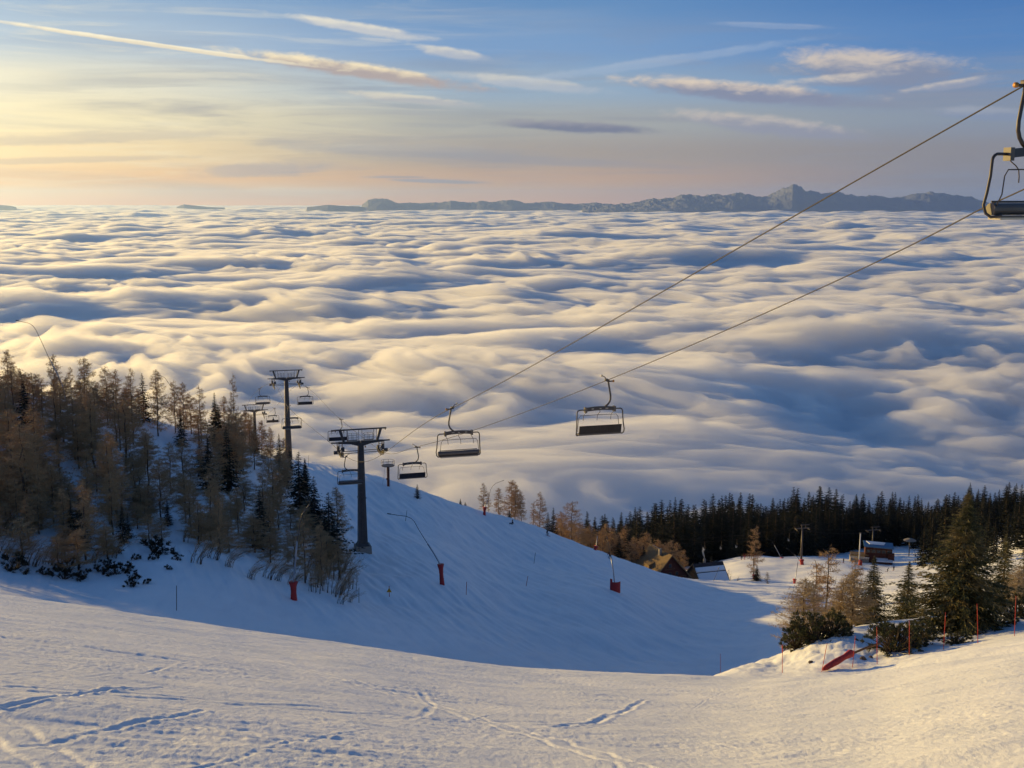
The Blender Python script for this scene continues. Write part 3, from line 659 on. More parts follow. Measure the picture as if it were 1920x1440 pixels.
while k < 75 and tries < 4000:          # brushy young growth under the larches
    tries += 1; px = rng.uniform(-60, 640); lo = lowY(px)-6; Y = rng.uniform(lo, lo+45)
    if 285 < px < 345 and Y > 118: continue
    p = on(px, Y, 1000)
    if not free(p.x, p.y, 1.3): continue
    TR.append((p.x, p.y)); k += 1
    plant('larch%d' % rng.randrange(5), 'young_larch', p, rng.uniform(2.4, 4.6), 10, rng.uniform(0, 6.28), 'bushy young larch under the left wood, '+WZ(px, Y), 'tree', 'young larches under the left wood', rng.uniform(2.0, 2.9))
# single trees at the edge of the wood
for key, nm, px, top, Y, sx, lb in [
    ('spruce0', 'spruce_tree', 565, 845, 165, 1.25, 'dark spruce at the right edge of the left wood, below the farther pylon'),
    ('spruce2', 'spruce_tree', 592, 892, 158, 1.2, 'dark spruce at the right edge of the wood, in front of the snowy saddle'),
    ('spruce1', 'spruce_tree', 490, 915, 128, 1.1, 'dark spruce low in the wood, above the bowed bare stems'),
    ('spruce3', 'spruce_tree', 318, 935, 127, 1.1, 'small dark spruce alone on the snow beside the open gap in the wood'),
    ('spruce0', 'spruce_tree', 243, 960, 116, 1.0, 'slim young spruce standing clear on the snow at the foot of the wood'),
    ('spruce3', 'spruce_tree', 138, 940, 112, 1.3, 'big dark spruce at the foot of the wood, with leaning sprigs under it'),
    ('spruce1', 'spruce_tree', 260, 900, 130, 1.3, 'short bushy spruce in the middle of the wood, left of the open gap'),
    ('spruce2', 'spruce_tree', 350, 770, 172, 1.1, 'tall dark spruce behind the open snow gap in the wood'),
    ('larchthin', 'larch_tree', 571, 960, 118, 1.1, 'thin bare larch beside the lance with the red pad'),
    ('larchthin', 'larch_tree', 602, 975, 120, 1.0, 'thin bare larch between the red padded lance and the near pylon'),
    ('spruce2', 'spruce_tree', 618, 922, 140, 1.5, 'dark ragged spruce left of the near pylon mast, last evergreen of the wood'),
    ('larch3', 'larch_tree', 634, 912, 150, 1.2, 'ragged dark larch just left of the near pylon'),
    ('larchthin', 'larch_tree', 413, 930, 116, 0.9, 'thin bare larch among the bowed stems in the middle of the wood foot'),
    ('larchthin', 'larch_tree', 448, 700, 176, 0.5, 'very slim bare larch near the end of the skyline row')]:
    tree_to(key, nm, px, top, Y, 10, lb, 'tree', 'trees at the edge of the left wood', sx)
# bowed bare shrubs along the foot of the wood
q = 0
for px, Y, h, k in [(368, 108, 3.4, 0), (400, 112, 3.6, 0), (430, 110, 3.0, 2), (470, 109, 2.8, 2), (500, 112, 3.0, 0), (520, 113, 2.8, 2), (545, 113, 2.6, 0), (590, 114, 3.2, 3), (612, 116, 3.2, 3), (630, 115, 2.6, 1), (645, 119, 3.0, 1), (655, 114, 1.8, 2), (636, 111, 2.0, 0),
                    (210, 108, 3.0, 0), (180, 106, 2.8, 2), (90, 104, 3.2, 0), (60, 103, 3.4, 0), (30, 103, 3.0, 2), (5, 104, 3.4, 0), (110, 107, 3.2, 2), (160, 112, 3.0, 0), (640, 135, 3.4, 1), (618, 140, 3.4, 3), (380, 122, 3.2, 1), (350, 118, 2.6, 1), (280, 128, 2.8, 0), (230, 122, 2.8, 2), (140, 120, 3.4, 0), (60, 116, 3.6, 0), (20, 112, 3.6, 0), (-20, 112, 3.4, 0), (600, 122, 3.6, 1), (625, 126, 3.6, 3), (645, 128, 3.4, 0), (660, 124, 2.8, 3), (575, 120, 3.6, 1), (610, 132, 3.8, 3), (650, 137, 3.2, 1), (630, 118, 3.0, 0), (585, 128, 3.6, 0)]:
    p = on(px, Y, 1080)
    plant('sapling%d' % k, 'bare_shrub', p, h, 3, rng.uniform(-.3, .3), 'bowed leafless shrub of thin stems leaning right along the foot of the left wood' if k in (0, 2) else 'leafless upright shrub of thin stems at the foot of the left wood', 'shrub', 'bowed shrubs at the foot of the wood' if k in (0, 2) else 'upright shrubs at the foot of the wood', 1.0, ('stem', 'twigs'))
for px, py, s, lb in [(292, 1035, 2.0, 'dark leaning evergreen clump, the tallest of those lying in the snow below the wood'), (215, 1075, 1.3, None), (238, 1068, 1.1, None), (202, 1065, 1.0, None), (250, 1082, 0.8, None), (185, 1072, .8, None), (155, 1085, 1.1, None), (120, 1085, 1.4, None), (128, 1070, 1.5, None),
                      (82, 1078, 0.9, None), (30, 1068, 1.7, None), (250, 1098, 1.0, None), (277, 1094, 0.6, None), (332, 1050, 0.7, None), (314, 1068, 0.5, None), (255, 1048, .7, None), (288, 1050, 0.8, None), (370, 985, 0.7, None), (200, 1030, 1.0, None), (222, 1035, .8, None)]:
    Y = wh(px, py, 84, 250)
    if Y: plant('sprig%d' % rng.randrange(2), 'evergreen_shrub', on(px, Y, py)+Vector((0, 0, 0.05)), 0.75*s, 0.75, rng.uniform(0, 6.28), lb or 'low dark evergreen sprig poking out of the shaded snow below the left wood', 'shrub', None if lb else 'low evergreen sprigs in the snow', 1.0, ('stem', 'needles'), 0.5)
# skyline behind the shaded run
for key, nm, px, top, Y, h0, sx, lb in [
    ('larch1', 'larch_tree', 907, 905, 258, 10, 1.1, 'bare larch behind the piste edge, leftmost of the clump and beside the curved lance'),
    ('larchthin', 'larch_tree', 916, 922, 262, 10, 1.0, 'slim bare larch just right of the curved lance on the piste edge'),
    ('larch0', 'larch_tree', 935, 914, 264, 10, 1.1, 'bare larch with even branches between the curved lance and the thick double larch'),
    ('larch2', 'larch_tree', 959, 900, 268, 10, 1.25, 'thick tall bare larch, the broadest crown on the piste edge'),
    ('larch4', 'larch_tree', 966, 903, 266, 10, 1.0, 'second stem of the thick bare larch on the piste edge'),
    ('larch3', 'larch_tree', 977, 920, 268, 10, 1.0, 'bare larch at the right side of the thick double larch'),
    ('spruce1', 'spruce_tree', 955, 955, 264, 10, 1.6, 'small dark spruce at the foot of the thick bare larch'),
    ('larchthin', 'larch_tree', 1000, 940, 276, 10, 1.1, 'pale slim larch left of the pointed bare larch behind the piste edge'),
    ('larch1', 'larch_tree', 1012, 922, 280, 10, 1.1, 'pointed bare larch standing alone between the larch clump and the spruces'),
    ('larchbroken', 'larch_tree', 1072, 924, 300, 10, 1.0, 'bare larch with a broken flat top and one long drooping branch'),
    ('spruce2', 'spruce_tree', 1027, 960, 290, 10, 1.3, 'dark blunt spruce where the dark wood begins behind the piste'),
    ('spruce1', 'spruce_tree', 1037, 950, 296, 10, 1.0, 'dark slim spruce beside the blunt one where the wood begins'),
    ('larch0', 'larch_tree', 1052, 958, 300, 10, 1.0, 'bare larch between the slim spruce and the broken topped larch'),
    ('spruce0', 'spruce_tree', 784, 907, 222, 10, 1.3, 'tiny dark spruce alone on the crest right of the platform post'),
    ('spruce3', 'spruce_tree', 864, 934, 246, 10, 1.3, 'tiny dark spruce pair member on the crest, the taller one'),
    ('spruce0', 'spruce_tree', 873, 947, 248, 10, 1.6, 'smallest dark spruce on the crest, right of a slightly taller one'),
    ('larchthin', 'larch_tree', 1414, 985, 345, 10, 1.1, 'tall ragged larch on the sunlit plateau beside a red pad'),
    ('spruce2', 'spruce_tree', 1420, 1060, 338, 10, 1.7, 'small dark spruce right against the tall ragged larch on the plateau'),
    ('larchthin', 'larch_tree', 1440, 1072, 330, 10, 1.6, 'tiny bare tree on the plateau right of the small dark spruce'),
    ('nearspruce0', 'spruce_tree', 1932, 985, 105, 5, 0.9, 'dark spruce cut off by the right photo edge behind the brown larch'),
    ('spruce3', 'spruce_tree', 1372, 985, 446, 10, 1.1, 'broad dark spruce standing forward of the forest edge above the barn'),
    ('spruce1', 'spruce_tree', 1334, 1041, 350, 10, 1.9, 'small dark spruce showing over the barn ridge')]:
    tree_to(key, nm, px, top, Y, h0, lb, 'tree', None, sx)
for i in range(26):     # mixed brown edge between the run and the dark forest
    px = 1040+i*9.5+rng.uniform(-4, 4); Y = rng.uniform(300, 345)+(px-1040)*0.12
    top = float(np.interp(px, [1040, 1100, 1160, 1220, 1290], [975, 985, 1000, 1008, 1030]))+rng.uniform(-16, 12)
    tree_to('larch%d' % rng.randrange(5), 'larch_tree', px, top, Y, 10, 'brown leafless larch in the strip between the shaded piste and the dark forest', 'tree', 'brown larches along the forest edge', rng.uniform(1.1, 1.5))
for i in range(14):
    px = 1030+i*15+rng.uniform(-6, 6); tree_to('spruce%d' % rng.randrange(4), 'spruce_tree', px, 990+rng.uniform(-16, 24)+(px-1030)*0.06, rng.uniform(318, 350), 10, 'dark spruce mixed into the brown larch strip behind the shaded piste', 'tree', 'spruces among the edge larches', rng.uniform(1.0, 1.4))
# the dark forest
FT = [(1085, 966), (1150, 962), (1180, 957), (1220, 950), (1265, 937), (1300, 936), (1350, 928), (1400, 926), (1450, 928), (1500, 918), (1560, 921), (1600, 932), (1650, 928), (1700, 928), (1740, 940), (1770, 922), (1810, 910), (1850, 917), (1900, 913), (1960, 900)]
ft = lambda px: float(np.interp(px, [a for a, b in FT], [b for a, b in FT]))
FZ = [(1160, 'where it begins behind the brown larches'), (1230, 'left of the brown chalet roof'), (1290, 'above the brown chalet'), (1345, 'above the barn roof'), (1400, 'above the broad forward spruce'), (1460, 'above the tall ragged plateau larch'), (1530, 'behind the T shaped plateau pylon'), (1590, 'left of the blue roofed lodge'), (1660, 'behind the blue roofed lodge'), (1730, 'behind the parasol'), (1800, 'left of the big sunlit spruce top'), (1870, 'right of the big sunlit spruce top'), (9999, 'at the right photo edge')]
nf = 0
for row, (Y, dpx, off) in enumerate([(462, 17, 26), (484, 16, 18), (508, 15, 10), (532, 15, 4), (556, 14, 0)]):
    px = 1095+rng.uniform(0, 10)
    while px < 1985:
        yy = Y+rng.uniform(-8, 8)
        if row == 0 and (1540 < px < 1700): yy += 22
        tp = ft(px)+off*rng.uniform(0.2, 1.1)+rng.uniform(-12, 24)
        rw = ('front row', 'second row', 'middle', 'fourth row', 'skyline row')[row]; lm = next(t for x, t in FZ if px < x)
        tree_to('forest%d' % rng.randrange(4), 'spruce_tree', px, tp, yy, 20, 'dark spruce in the '+rw+' of the forest, '+lm, 'tree', 'dark forest spruces', rng.uniform(1.0, 1.8), hmin=8)
        nf += 1; px += dpx*rng.uniform(0.75, 1.3)
for px, top, Y, sx in [(1745, 962, 415, 1.1), (1768, 925, 420, 1.2), (1790, 950, 405, 1.1), (1812, 912, 415, 1.25), (1835, 930, 405, 1.1), (1858, 922, 410, 1.2), (1880, 915, 412, 1.2), (1897, 940, 395, 1.1), (1915, 905, 400, 1.25), (1940, 915, 400, 1.2), (1730, 985, 400, 1.1), (1760, 990, 395, 1.1), (1850, 960, 396, 1.1), (1905, 925, 360, 1.1), (1925, 915, 345, 1.2), (1950, 920, 350, 1.2), (1830, 985, 350, 1.1), (1846, 978, 340, 1.1), (1815, 1000, 345, 1.0), (1862, 975, 330, 1.1), (1885, 962, 340, 1.0), (1975, 915, 330, 1.2)]:
    tree_to('forest%d' % rng.randrange(4), 'spruce_tree', px, top, Y, 20, 'tall dark spruce of the nearer forest block behind the big sunlit spruce', 'tree', 'nearer forest spruces on the right', sx, hmin=6)
# the knoll on the right
for key, nm, px, top, Y, h0, sx, lb in [
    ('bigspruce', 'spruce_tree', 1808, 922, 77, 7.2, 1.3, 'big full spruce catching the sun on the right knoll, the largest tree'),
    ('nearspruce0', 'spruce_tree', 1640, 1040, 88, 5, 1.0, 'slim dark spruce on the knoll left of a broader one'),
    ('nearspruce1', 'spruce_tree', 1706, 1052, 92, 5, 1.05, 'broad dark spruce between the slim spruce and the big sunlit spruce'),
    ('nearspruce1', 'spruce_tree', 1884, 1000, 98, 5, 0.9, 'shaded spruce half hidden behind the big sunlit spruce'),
    ('larchthin', 'larch_tree', 1552, 1022, 90, 10, 1.2, 'tall thin bare larch on the knoll, the highest of the bare ones'),
    ('larchthin', 'larch_tree', 1530, 1050, 92, 10, 1.2, 'thin bare larch left of the highest bare one on the knoll'),
    ('larchpale', 'larch_tree', 1512, 1085, 82, 5, 1.5, 'pale feathery larch at the left end of the knoll'),
    ('larchpale', 'larch_tree', 1604, 1066, 84, 5, 1.35, 'dense pale golden larch left of the slim dark spruce'),
    ('larchpale2', 'larch_tree', 1582, 1090, 84, 5, 1.5, 'pale bushy larch between the thin larch and the golden one'),
    ('larchthin', 'larch_tree', 1602, 1040, 95, 10, 1.0, 'thin bare larch rising behind the dense golden larch'),
    ('larchpale2', 'larch_tree', 1912, 1060, 88, 5, 1.5, 'brown feathery larch at the right edge of the photo')]:
    tree_to(key, nm, px, top, Y, h0, lb, 'tree', None, sx)
for k, px, py, h, w, lb in [(0, 1532, 1206, 2.1, 1.8, 'dark rounded evergreen bush at the left end of the sunlit bank, the largest bush'), (1, 1494, 1220, 1.7, 1.3, 'dark evergreen bush tucked behind the largest bush'), (2, 1560, 1194, 1.7, 1.5, 'evergreen bush under the pale larches'),
        (1, 1677, 1224, 2.0, 1.7, 'sunlit dwarf pine between two red poles'), (2, 1702, 1214, 1.5, 1.4, 'dwarf pine right behind the sunlit one between two red poles'), (0, 1734, 1198, 1.3, 1.0, 'dwarf pine at the left foot of the big spruce'), (0, 1790, 1207, 0.9, 0.9, 'low dwarf pine under the middle of the big spruce'),
        (1, 1825, 1190, 0.8, 0.8, 'low dwarf pine under the right side of the big spruce'), (2, 1868, 1174, 1.5, 1.4, 'dwarf pine right of the big spruce'), (1, 1908, 1157, 1.8, 1.3, 'dwarf pine at the right edge of the photo'), (2, 1655, 1190, 0.8, 0.7, 'small dwarf pine behind the fourth red pole')]:
    x, y = ground_at(px, py, 8, 92)
    plant('bush%d' % k, 'dwarf_pine', Vector((x, y, gz(x, y))), h, 1.6, rng.uniform(0, 6), lb, 'shrub', None, w/(h/1.6)/1.2, ('stem', 'needles'))
for px, py, h, k, lb in [(1440, 1234, 1.3, 3, 'reddish bare twigs at the far left of the sunlit bank'), (1462, 1226, 1.4, 1, 'reddish bare bush right of the far left twigs on the bank'), (1480, 1212, 1.2, 3, 'bare twigs between the reddish bush and the dark evergreen bush'), (1470, 1170, 2.4, 1, 'brown bare shrub behind the left end of the knoll')]:
    x, y = ground_at(px, py, 8, 84)
    plant('sapling%d' % k, 'bare_shrub', Vector((x, y, gz(x, y))), h, 3, 0, lb, 'shrub', None, 1.0, ('stem', 'twigs'))
for px, Y, h, lb in [(1365, 336, 5.5, 'leafless upright shrub right of the barn roof'), (1358, 340, 4.0, 'smaller leafless shrub touching the barn gable'), (1384, 334, 2.5, 'small bare shrub beside the wooden fence')]:
    plant('sapling3', 'bare_shrub', on(px, Y, 1085), h, 3, 0, lb, 'shrub', None, 0.7, ('stem', 'twigs'))
# ---------------------------------------------------------------- the chairlift
def at3(t): return at(*t)
LROPE = [(1912, 165, 33.5), (848, 765, 86), (637, 846, 155), (541, 764, 197), (508, 719, 252), (487, 729, 268), (458, 771, 345)]
RROPE = [(1920, 355, 37.8), (1820, 402, 42), (1138, 713, 77), (780, 838, 131), (716, 846, 156), (638, 786, 192), (566, 722, 254), (514, 766, 300), (496, 783, 345)]
P1, P2, P3 = at(676, 846, 155.5), at(537, 720, 253), at(480, 764, 345)
def heading(a, b): return math.atan2(-(b.x-a.x), b.y-a.y)      # rotation about z of a thing whose +y runs along the rope
HD = heading(at(1138, 713, 77), at(716, 846, 156))
dirv = Vector((-math.sin(HD), math.cos(HD), 0)); perp = Vector((math.cos(HD), math.sin(HD), 0))
P2 = Vector((P1.x+dirv.x*(P2.y-P1.y)/dirv.y, P2.y, P2.z)); HD2 = heading(P1, at(537, 720, 253)); P2 = at(537, 720, 253)
GA = 2.72
def rope_path(pts, mast):
    Pp = [at3(p) for p in pts]
    ys = [p.y for p in Pp]; xs = [p.x for p in Pp]; zs = [p.z for p in Pp]
    ys = [-6]+ys; xs = [xs[0]+(xs[0]-xs[1])/(Pp[0].y-Pp[1].y)*(-6-Pp[0].y)]+xs; zs = [zs[0]+(zs[0]-zs[1])/(Pp[0].y-Pp[1].y)*(-6-Pp[0].y)]+zs
    q = np.concatenate([np.linspace(-6, 345, 260), ys]); q = np.unique(q)
    return [Vector(v) for v in zip(pchip(ys, xs, q), q, pchip(ys, zs, q))], (ys, xs, zs)
def rope_at(R_, Y):
    ys, xs, zs = R_; return Vector((float(pchip(ys, xs, [Y])[0]), Y, float(pchip(ys, zs, [Y])[0])))
b = MB(); pl, RL = rope_path(LROPE, None); b.tube(pl+[pl[-1]+Vector((-9, 40, -14))], 0.024, 6)
tag(b.build('haul_rope', M_ROPE, None, True), 'upper steel rope strand running up to the cut off chair at top right', 'lift rope', 'two strands of the chairlift rope')
b = MB(); pr, RR = rope_path(RROPE, None); b.tube(pr+[pr[-1]+Vector((-9, 40, -14))], 0.024, 6)
tag(b.build('haul_rope', M_ROPE, None, True), 'steel haul rope strand carrying the two dark backed chairs, the lower one in the sky', 'lift rope', 'two strands of the chairlift rope')

def arc(c, r, a0, a1, n=6, ax='xz'):
    return [Vector((c[0]+r*math.cos(a0+(a1-a0)*i/n), c[1], c[2]+r*math.sin(a0+(a1-a0)*i/n))) for i in range(n+1)]
def make_chair(kind):
    o = empty('lift_chair', (0, 0, 0)); cx = -0.47
    g = MB(); g.tube([(-.18, -.22, .06), (.20, .12, -.02)], .055, 8); g.tube([(-.02, -.05, -.02), (.22, 0, -.05), (.42, 0, -.04)], .045, 8); g.box((0, 0, .05), (.16, .42, .14)); g.tube([(-.05, 0, .1), (-.16, 0, .26), (-.34, .02, .34)], .03, 6)
    gr = g.build('grip', M_STEEL, o, True)
    for wx, wy, wz in ((.46, 0, -.04), (-.36, .02, .35)):
        w = MB(); w.disc((wx, wy, wz), (1, 0, 0), .075, .09, 12); w.build('roller', M_ORANGE if wx > 0 else M_UNDER, gr, True)
    h = MB(); h.tube([(.10, 0, -.02), (.13, 0, -.25), (.20, 0, -.6), (.27, 0, -1.0), (.27, 0, -1.25), (.20, 0, -1.45), (.08, 0, -1.6), (-.08, 0, -1.72)], [.06, .06, .058, .058, .06, .06, .062, .065], 10)
    h.build('hanger', M_DSTEEL, o, True)
    c = MB(); n = 12; top = []; 
    for i in range(n):
        x0 = cx-1.08+2.16*i/n; x1 = cx-1.08+2.16*(i+1)/n
        zz = lambda x: -1.70-0.075*((x-cx)/1.08)**2
        c.hexa([(x0, -.11, zz(x0)-.24), (x1, -.11, zz(x1)-.24), (x1, .11, zz(x1)-.24), (x0, .11, zz(x0)-.24)], [(x0, -.09, zz(x0)), (x1, -.09, zz(x1)), (x1, .09, zz(x1)), (x0, .09, zz(x0))])
    cb = c.build('crossbeam', M_DSTEEL, o)
    for s in (-1, 1): k = MB(); k.box((cx+s*1.02, 0, -1.90), (.15, .26, .36)); k.build('clamp', M_SEAT, cb)
    for x, w in ((-.55, .16), (0.0, .12), (.45, .2)): k = MB(); k.box((cx+x, 0, -1.83), (w, .235, .05)); k.build('reflector', M_UNDER, cb)
    f = MB()
    for s in (-1, 1):
        pts = [(cx+s*1.0, 0, -1.90), (cx+s*1.38, 0, -1.90)]+[(cx+s*(1.42+.20*math.sin(t)), 0, -2.10+.20*math.cos(t)) for t in (.2, .6, 1.0, 1.4)]
        pts += [(cx+s*1.63, -.02, -2.5), (cx+s*1.66, -.08, -2.95), (cx+s*1.70, -.14, -3.3), (cx+s*1.69, -.05, -3.52), (cx+s*1.60, .06, -3.62), (cx+s*1.5, .15, -3.60), (cx+s*1.47, .3, -3.56)]
        f.tube(pts, .042, 8)
    f.tube([(cx-1.5, .12, -3.62), (cx+1.5, .12, -3.62)], .035, 6)
    f.build('frame', M_DSTEEL, o, True)
    sb = MB(); y = .26
    sb.tube([(cx-1.52, .1, -3.4), (cx-1.46, y, -3.0), (cx-1.40, y, -2.50), (cx-1.28, y, -2.33), (cx, y, -2.31), (cx+1.28, y, -2.33), (cx+1.40, y, -2.50), (cx+1.46, y, -3.0), (cx+1.52, .1, -3.4)], .019, 6)
    bar = sb.build('safety_bar', M_STEEL, o, True)
    for x in (-.98, 0, .98):
        q = MB(); q.tube([(cx+x, .02, -1.96), (cx+x+.02, .06, -2.1), (cx+x-.03, .2, -2.22), (cx+x-.08, y, -2.33), (cx+x-.09, y+.02, -2.52), (cx+x-.11, y, -2.68)], .018, 6); q.build('footrest', M_STEEL, bar, True)
    if kind == 'back':
        s_ = MB(); s_.box((cx, .16, -3.56), (3.0, .5, .10)); s_.build('seat', M_SEAT, o)
        for i in range(6):
            x0 = cx-1.5+.5*i; q = MB(); q.hexa([(x0+.004, -.06, -3.55), (x0+.496, -.06, -3.55), (x0+.496, .02, -3.55), (x0+.004, .02, -3.55)], [(x0+.004, -.20, -2.95), (x0+.496, -.20, -2.95), (x0+.496, -.13, -2.95), (x0+.004, -.13, -2.95)]); q.build('backrest', M_RUB, o)
    else:
        s_ = MB(); s_.tube([(cx-1.58, 0, -3.40), (cx+1.58, 0, -3.40)], .17, 12); s_.box((cx, 0.04, -3.60), (3.0, .40, .05))
        s_.build('seat', M_SEAT, o, False)
        q = MB(); q.box((cx, 0.03, -3.66), (2.9, .44, .06)); q.build('seat_underside', M_UNDER, o)
        q = MB(); q.tube([(cx-1.45, -.10, -3.20), (cx+1.45, -.10, -3.20)], .03, 6); q.build('backrest', M_SEAT, o, True)
    return o
chb = make_chair('back'); chf = make_chair('front'); used = set()
def copy_tree(o, parent=None):
    c = o.copy(); COL.objects.link(c); c.parent = parent
    for ch in list(o.children): copy_tree(ch, c)
    return c
for (Rp, Y, kind, lb) in [
    (RL, 33.2, 'f', 'big close lift chair cut off by the right photo edge, hanging from the upper rope'),
    (RL, 86.0, 'f', 'empty lift chair with thin grey seat between the near pylon and the dark backed chair'),
    (RR, 77.0, 'b', 'empty lift chair with black back panel, the largest whole chair in the sky'),
    (RR, 131.0, 'b', 'black backed lift chair just right of the small round work platform'),
    (RL, 149.5, 'f', 'lift chair with thin seat directly under the left sheaves of the near pylon'),
    (RR, 192.0, 'b', 'black backed lift chair seen behind the left end of the near pylon head'),
    (RL, 197.0, 'f', 'thin seated lift chair crossing the shaft of the farther tall pylon'),
    (RR, 245.0, 'b', 'black backed lift chair right below the right sheaves of the farther pylon'),
    (RL, 267.0, 'f', 'small lift chair left of the farther pylon head, above the half hidden pylon'),
    (RR, 300.0, 'b', 'tiny lift chair carrying a rider left of the farther pylon shaft')]:
    src = chb if kind == 'b' else chf
    c = src if kind not in used else copy_tree(src); used.add(kind)
    c.location = rope_at(Rp, Y)-Vector((0, 0, .03)); c.rotation_euler = (0, 0, HD+(math.pi if kind == 'f' else 0)+(R(7) if Y < 34 else 0)); tag(c, lb, 'lift chair', 'chairs of the six seat chairlift')

def make_pylon(base, headz, w_top=0.36, w_bot=0.60, rz=0.0, slope=(-.25, .03)):
    """origin at the ground; x across, y along the rope; head sheaves at headz"""
    o = empty('lift_pylon', base, rz); hz_ = headz-base.z
    s = MB(); k = 8; up = hz_+1.25
    prof_ = [(0.9, w_bot*1.45), (1.3, w_bot*1.02), (up*0.5, (w_bot+w_top)/2), (up, w_top)]
    for (z0, r0), (z1, r1) in zip(prof_[:-1], prof_[1:]):
        s.hexa([(-r0, -r0, z0), (r0, -r0, z0), (r0, r0, z0), (-r0, r0, z0)], [(-r1, -r1, z1), (r1, -r1, z1), (r1, r1, z1), (-r1, r1, z1)])
    for z, r in ((up*0.5, (w_bot+w_top)/2), (1.3, w_bot)): s.box((0, 0, z), (2*r+.14, 2*r+.14, .12))
    s.build('mast', M_STEEL, o)
    c = MB(); r = w_bot*1.9; c.hexa([(-r, -r, -1.6), (r, -r, -1.6), (r, r, -1.6), (-r, r, -1.6)], [(-r*.92, -r*.92, .90), (r*.92, -r*.92, .90), (r*.92, r*.92, .90), (-r*.92, r*.92, .90)]); c.build('foundation', M_CONC, o)
    l = MB(); n = int(up/0.55)
    yy = lambda z: -(w_bot+(w_top-w_bot)*z/up)-.09
    for sx in (-.17, .17): l.tube([(sx, yy(1.0), 1.0), (sx, yy(up), up)], .022, 5)
    for i in range(n): z = 1.0+(up-1)*i/n; l.box((0, yy(z), z), (.34, .03, .04))
    l.build('ladder', M_DSTEEL, o)
    a = MB(); zc = up+.15; W_ = 4.0
    for sg in (-1, 1):
        a.hexa([(sg*.05, -.26, zc-.62), (sg*1.25, -.24, zc-.30), (sg*1.25, .24, zc-.30), (sg*.05, .26, zc-.62)], [(sg*.05, -.26, zc+.14), (sg*1.25, -.24, zc+.14), (sg*1.25, .24, zc+.14), (sg*.05, .26, zc+.14)])
        a.hexa([(sg*1.25, -.2, zc-.28), (sg*3.05, -.18, zc-.12), (sg*3.05, .18, zc-.12), (sg*1.25, .2, zc-.28)], [(sg*1.25, -.2, zc+.12), (sg*3.05, -.18, zc+.12), (sg*3.05, .18, zc+.12), (sg*1.25, .2, zc+.12)])
        a.tube([(sg*3.0, 0, zc), (sg*W_, 0, zc+.02)], .10, 8)
    a.build('crossarm', M_DSTEEL, o)
    t = MB(); zt = zc+1.72; t.box((0, 0, zt), (7.1, .20, .17)); t.box((-3.4, 0, zt-.12), (.12, .26, .2)); t.box((3.4, 0, zt-.12), (.12, .26, .2)); t.build('lifting_beam', M_DSTEEL, o)
    for sg in (-1, 1):
        t = MB(); t.hexa([(sg*2.15, -.07, zc+.1), (sg*2.45, -.07, zc+.1), (sg*2.45, .07, zc+.1), (sg*2.15, .07, zc+.1)], [(sg*2.55, -.07, zt-.08), (sg*2.95, -.07, zt-.08), (sg*2.95, .07, zt-.08), (sg*2.55, .07, zt-.08)])
        t.build('strut', M_DSTEEL, o)
        for x0_, x1_ in ((.22, .22), (1.75, 1.85), (2.15, 2.25)): t = MB(); t.tube([(sg*x0_, .1, zc), (sg*x1_, .1, zt)], .028, 5); t.build('brace', M_DSTEEL, o)
    for sg in (-1, 1):                   # caged walkways
        rl = MB()
        for y in (-.55, .55):
            for z in (.42, .75, 1.08): rl.tube([(sg*.45, y, zc+z), (sg*1.75, y, zc+z)], .02, 4)
            for x in (.45, 1.1, 1.75): rl.tube([(sg*x, y, zc), (sg*x, y, zc+1.08)], .025, 4)
        rl.tube([(sg*.45, -.55, zc+1.08), (sg*.45, .55, zc+1.08)], .02, 4); rl.box((sg*1.1, 0, zc+.16), (1.4, 1.1, .03)); rl.build('walkway', M_DSTEEL, o)
    t = MB()
    for z in (.28, .0): t.tube([(-GA, -.2, hz_-.10+z), (GA, .2, hz_-.10+z*1.0)], .05, 6)
    t.build('tie_bar', M_STEEL, o)
    d = MB(); d.tube([(.62, -.1, zc-.42), (.62, -.1, zc-.60)], .02, 5); d.tube([(.62, -.1, zc-.58), (.62, -.1, zc-.72), (.62, -.1, zc-.80)], [.05, .10, .13], 8); d.build('bell', M_ORANGE, o)
    for sg in (-1, 1):                   # sheave trains
        sv = MB(); x = sg*GA; sl = slope[0]
        z = lambda y: hz_-.22+(-0.06*y*y*.25)+(sl*y if y < 0 else slope[1]*y)
        for x2 in (x-.22, x+.22, x+.46*sg):
            sv.box((x2, .12, (hz_+zc)/2-.05), (.07, .16, zc-hz_+.25)); sv.box((x2, -.16, (hz_+zc)/2-.05), (.05, .10, zc-hz_+.25))
        for i in range(5): sv.box((x, .12, hz_+.1+i*(zc-hz_)/5), (.5, .05, .05))
        sv.tube([(x, -2.3, z(-2.3)-.30), (x, 0, z(0)-.34), (x, 2.3, z(2.3)-.30)], .085, 6)
        sv.tube([(x+.3*sg, -1.9, z(-1.9)+.1), (x+.3*sg, 0, z(0)+.25), (x+.3*sg, 1.9, z(1.9)+.1)], .05, 6); sv.box((x+.3*sg, .05, hz_+.55), (.30, .5, .7)); sv.box((x+.7*sg, -.1, hz_+.10), (.5, .4, .42)); sv.box((x-.35*sg, 0, hz_+.5), (.26, .6, .5)); sv.tube([(x, -.9, hz_-.1), (x+.1, -.4, hz_+.75), (x, .6, hz_+.1)], .07, 6)
        sv.build('sheave_frame', M_STEEL, o)
        for i in range(8):
            y = -2.2+4.4*i/7; w = MB(); w.disc((x, y, z(y)-.02), (1, 0, 0), .21, .11, 16); w.build('sheave', M_WHEEL, o, False)
    return o
b1 = on(677, 156, 1035); P1v = at(676.5, 847, 155.8)
o = make_pylon(Vector((P1v.x, P1v.y, b1.z-.1)), P1v.z, .36, .60, HD, (-.27, .03)); tag(o, 'near grey lift pylon with caged head standing on the shaded snow, the largest pylon', 'lift pylon', 'pylons of the six seat chairlift')
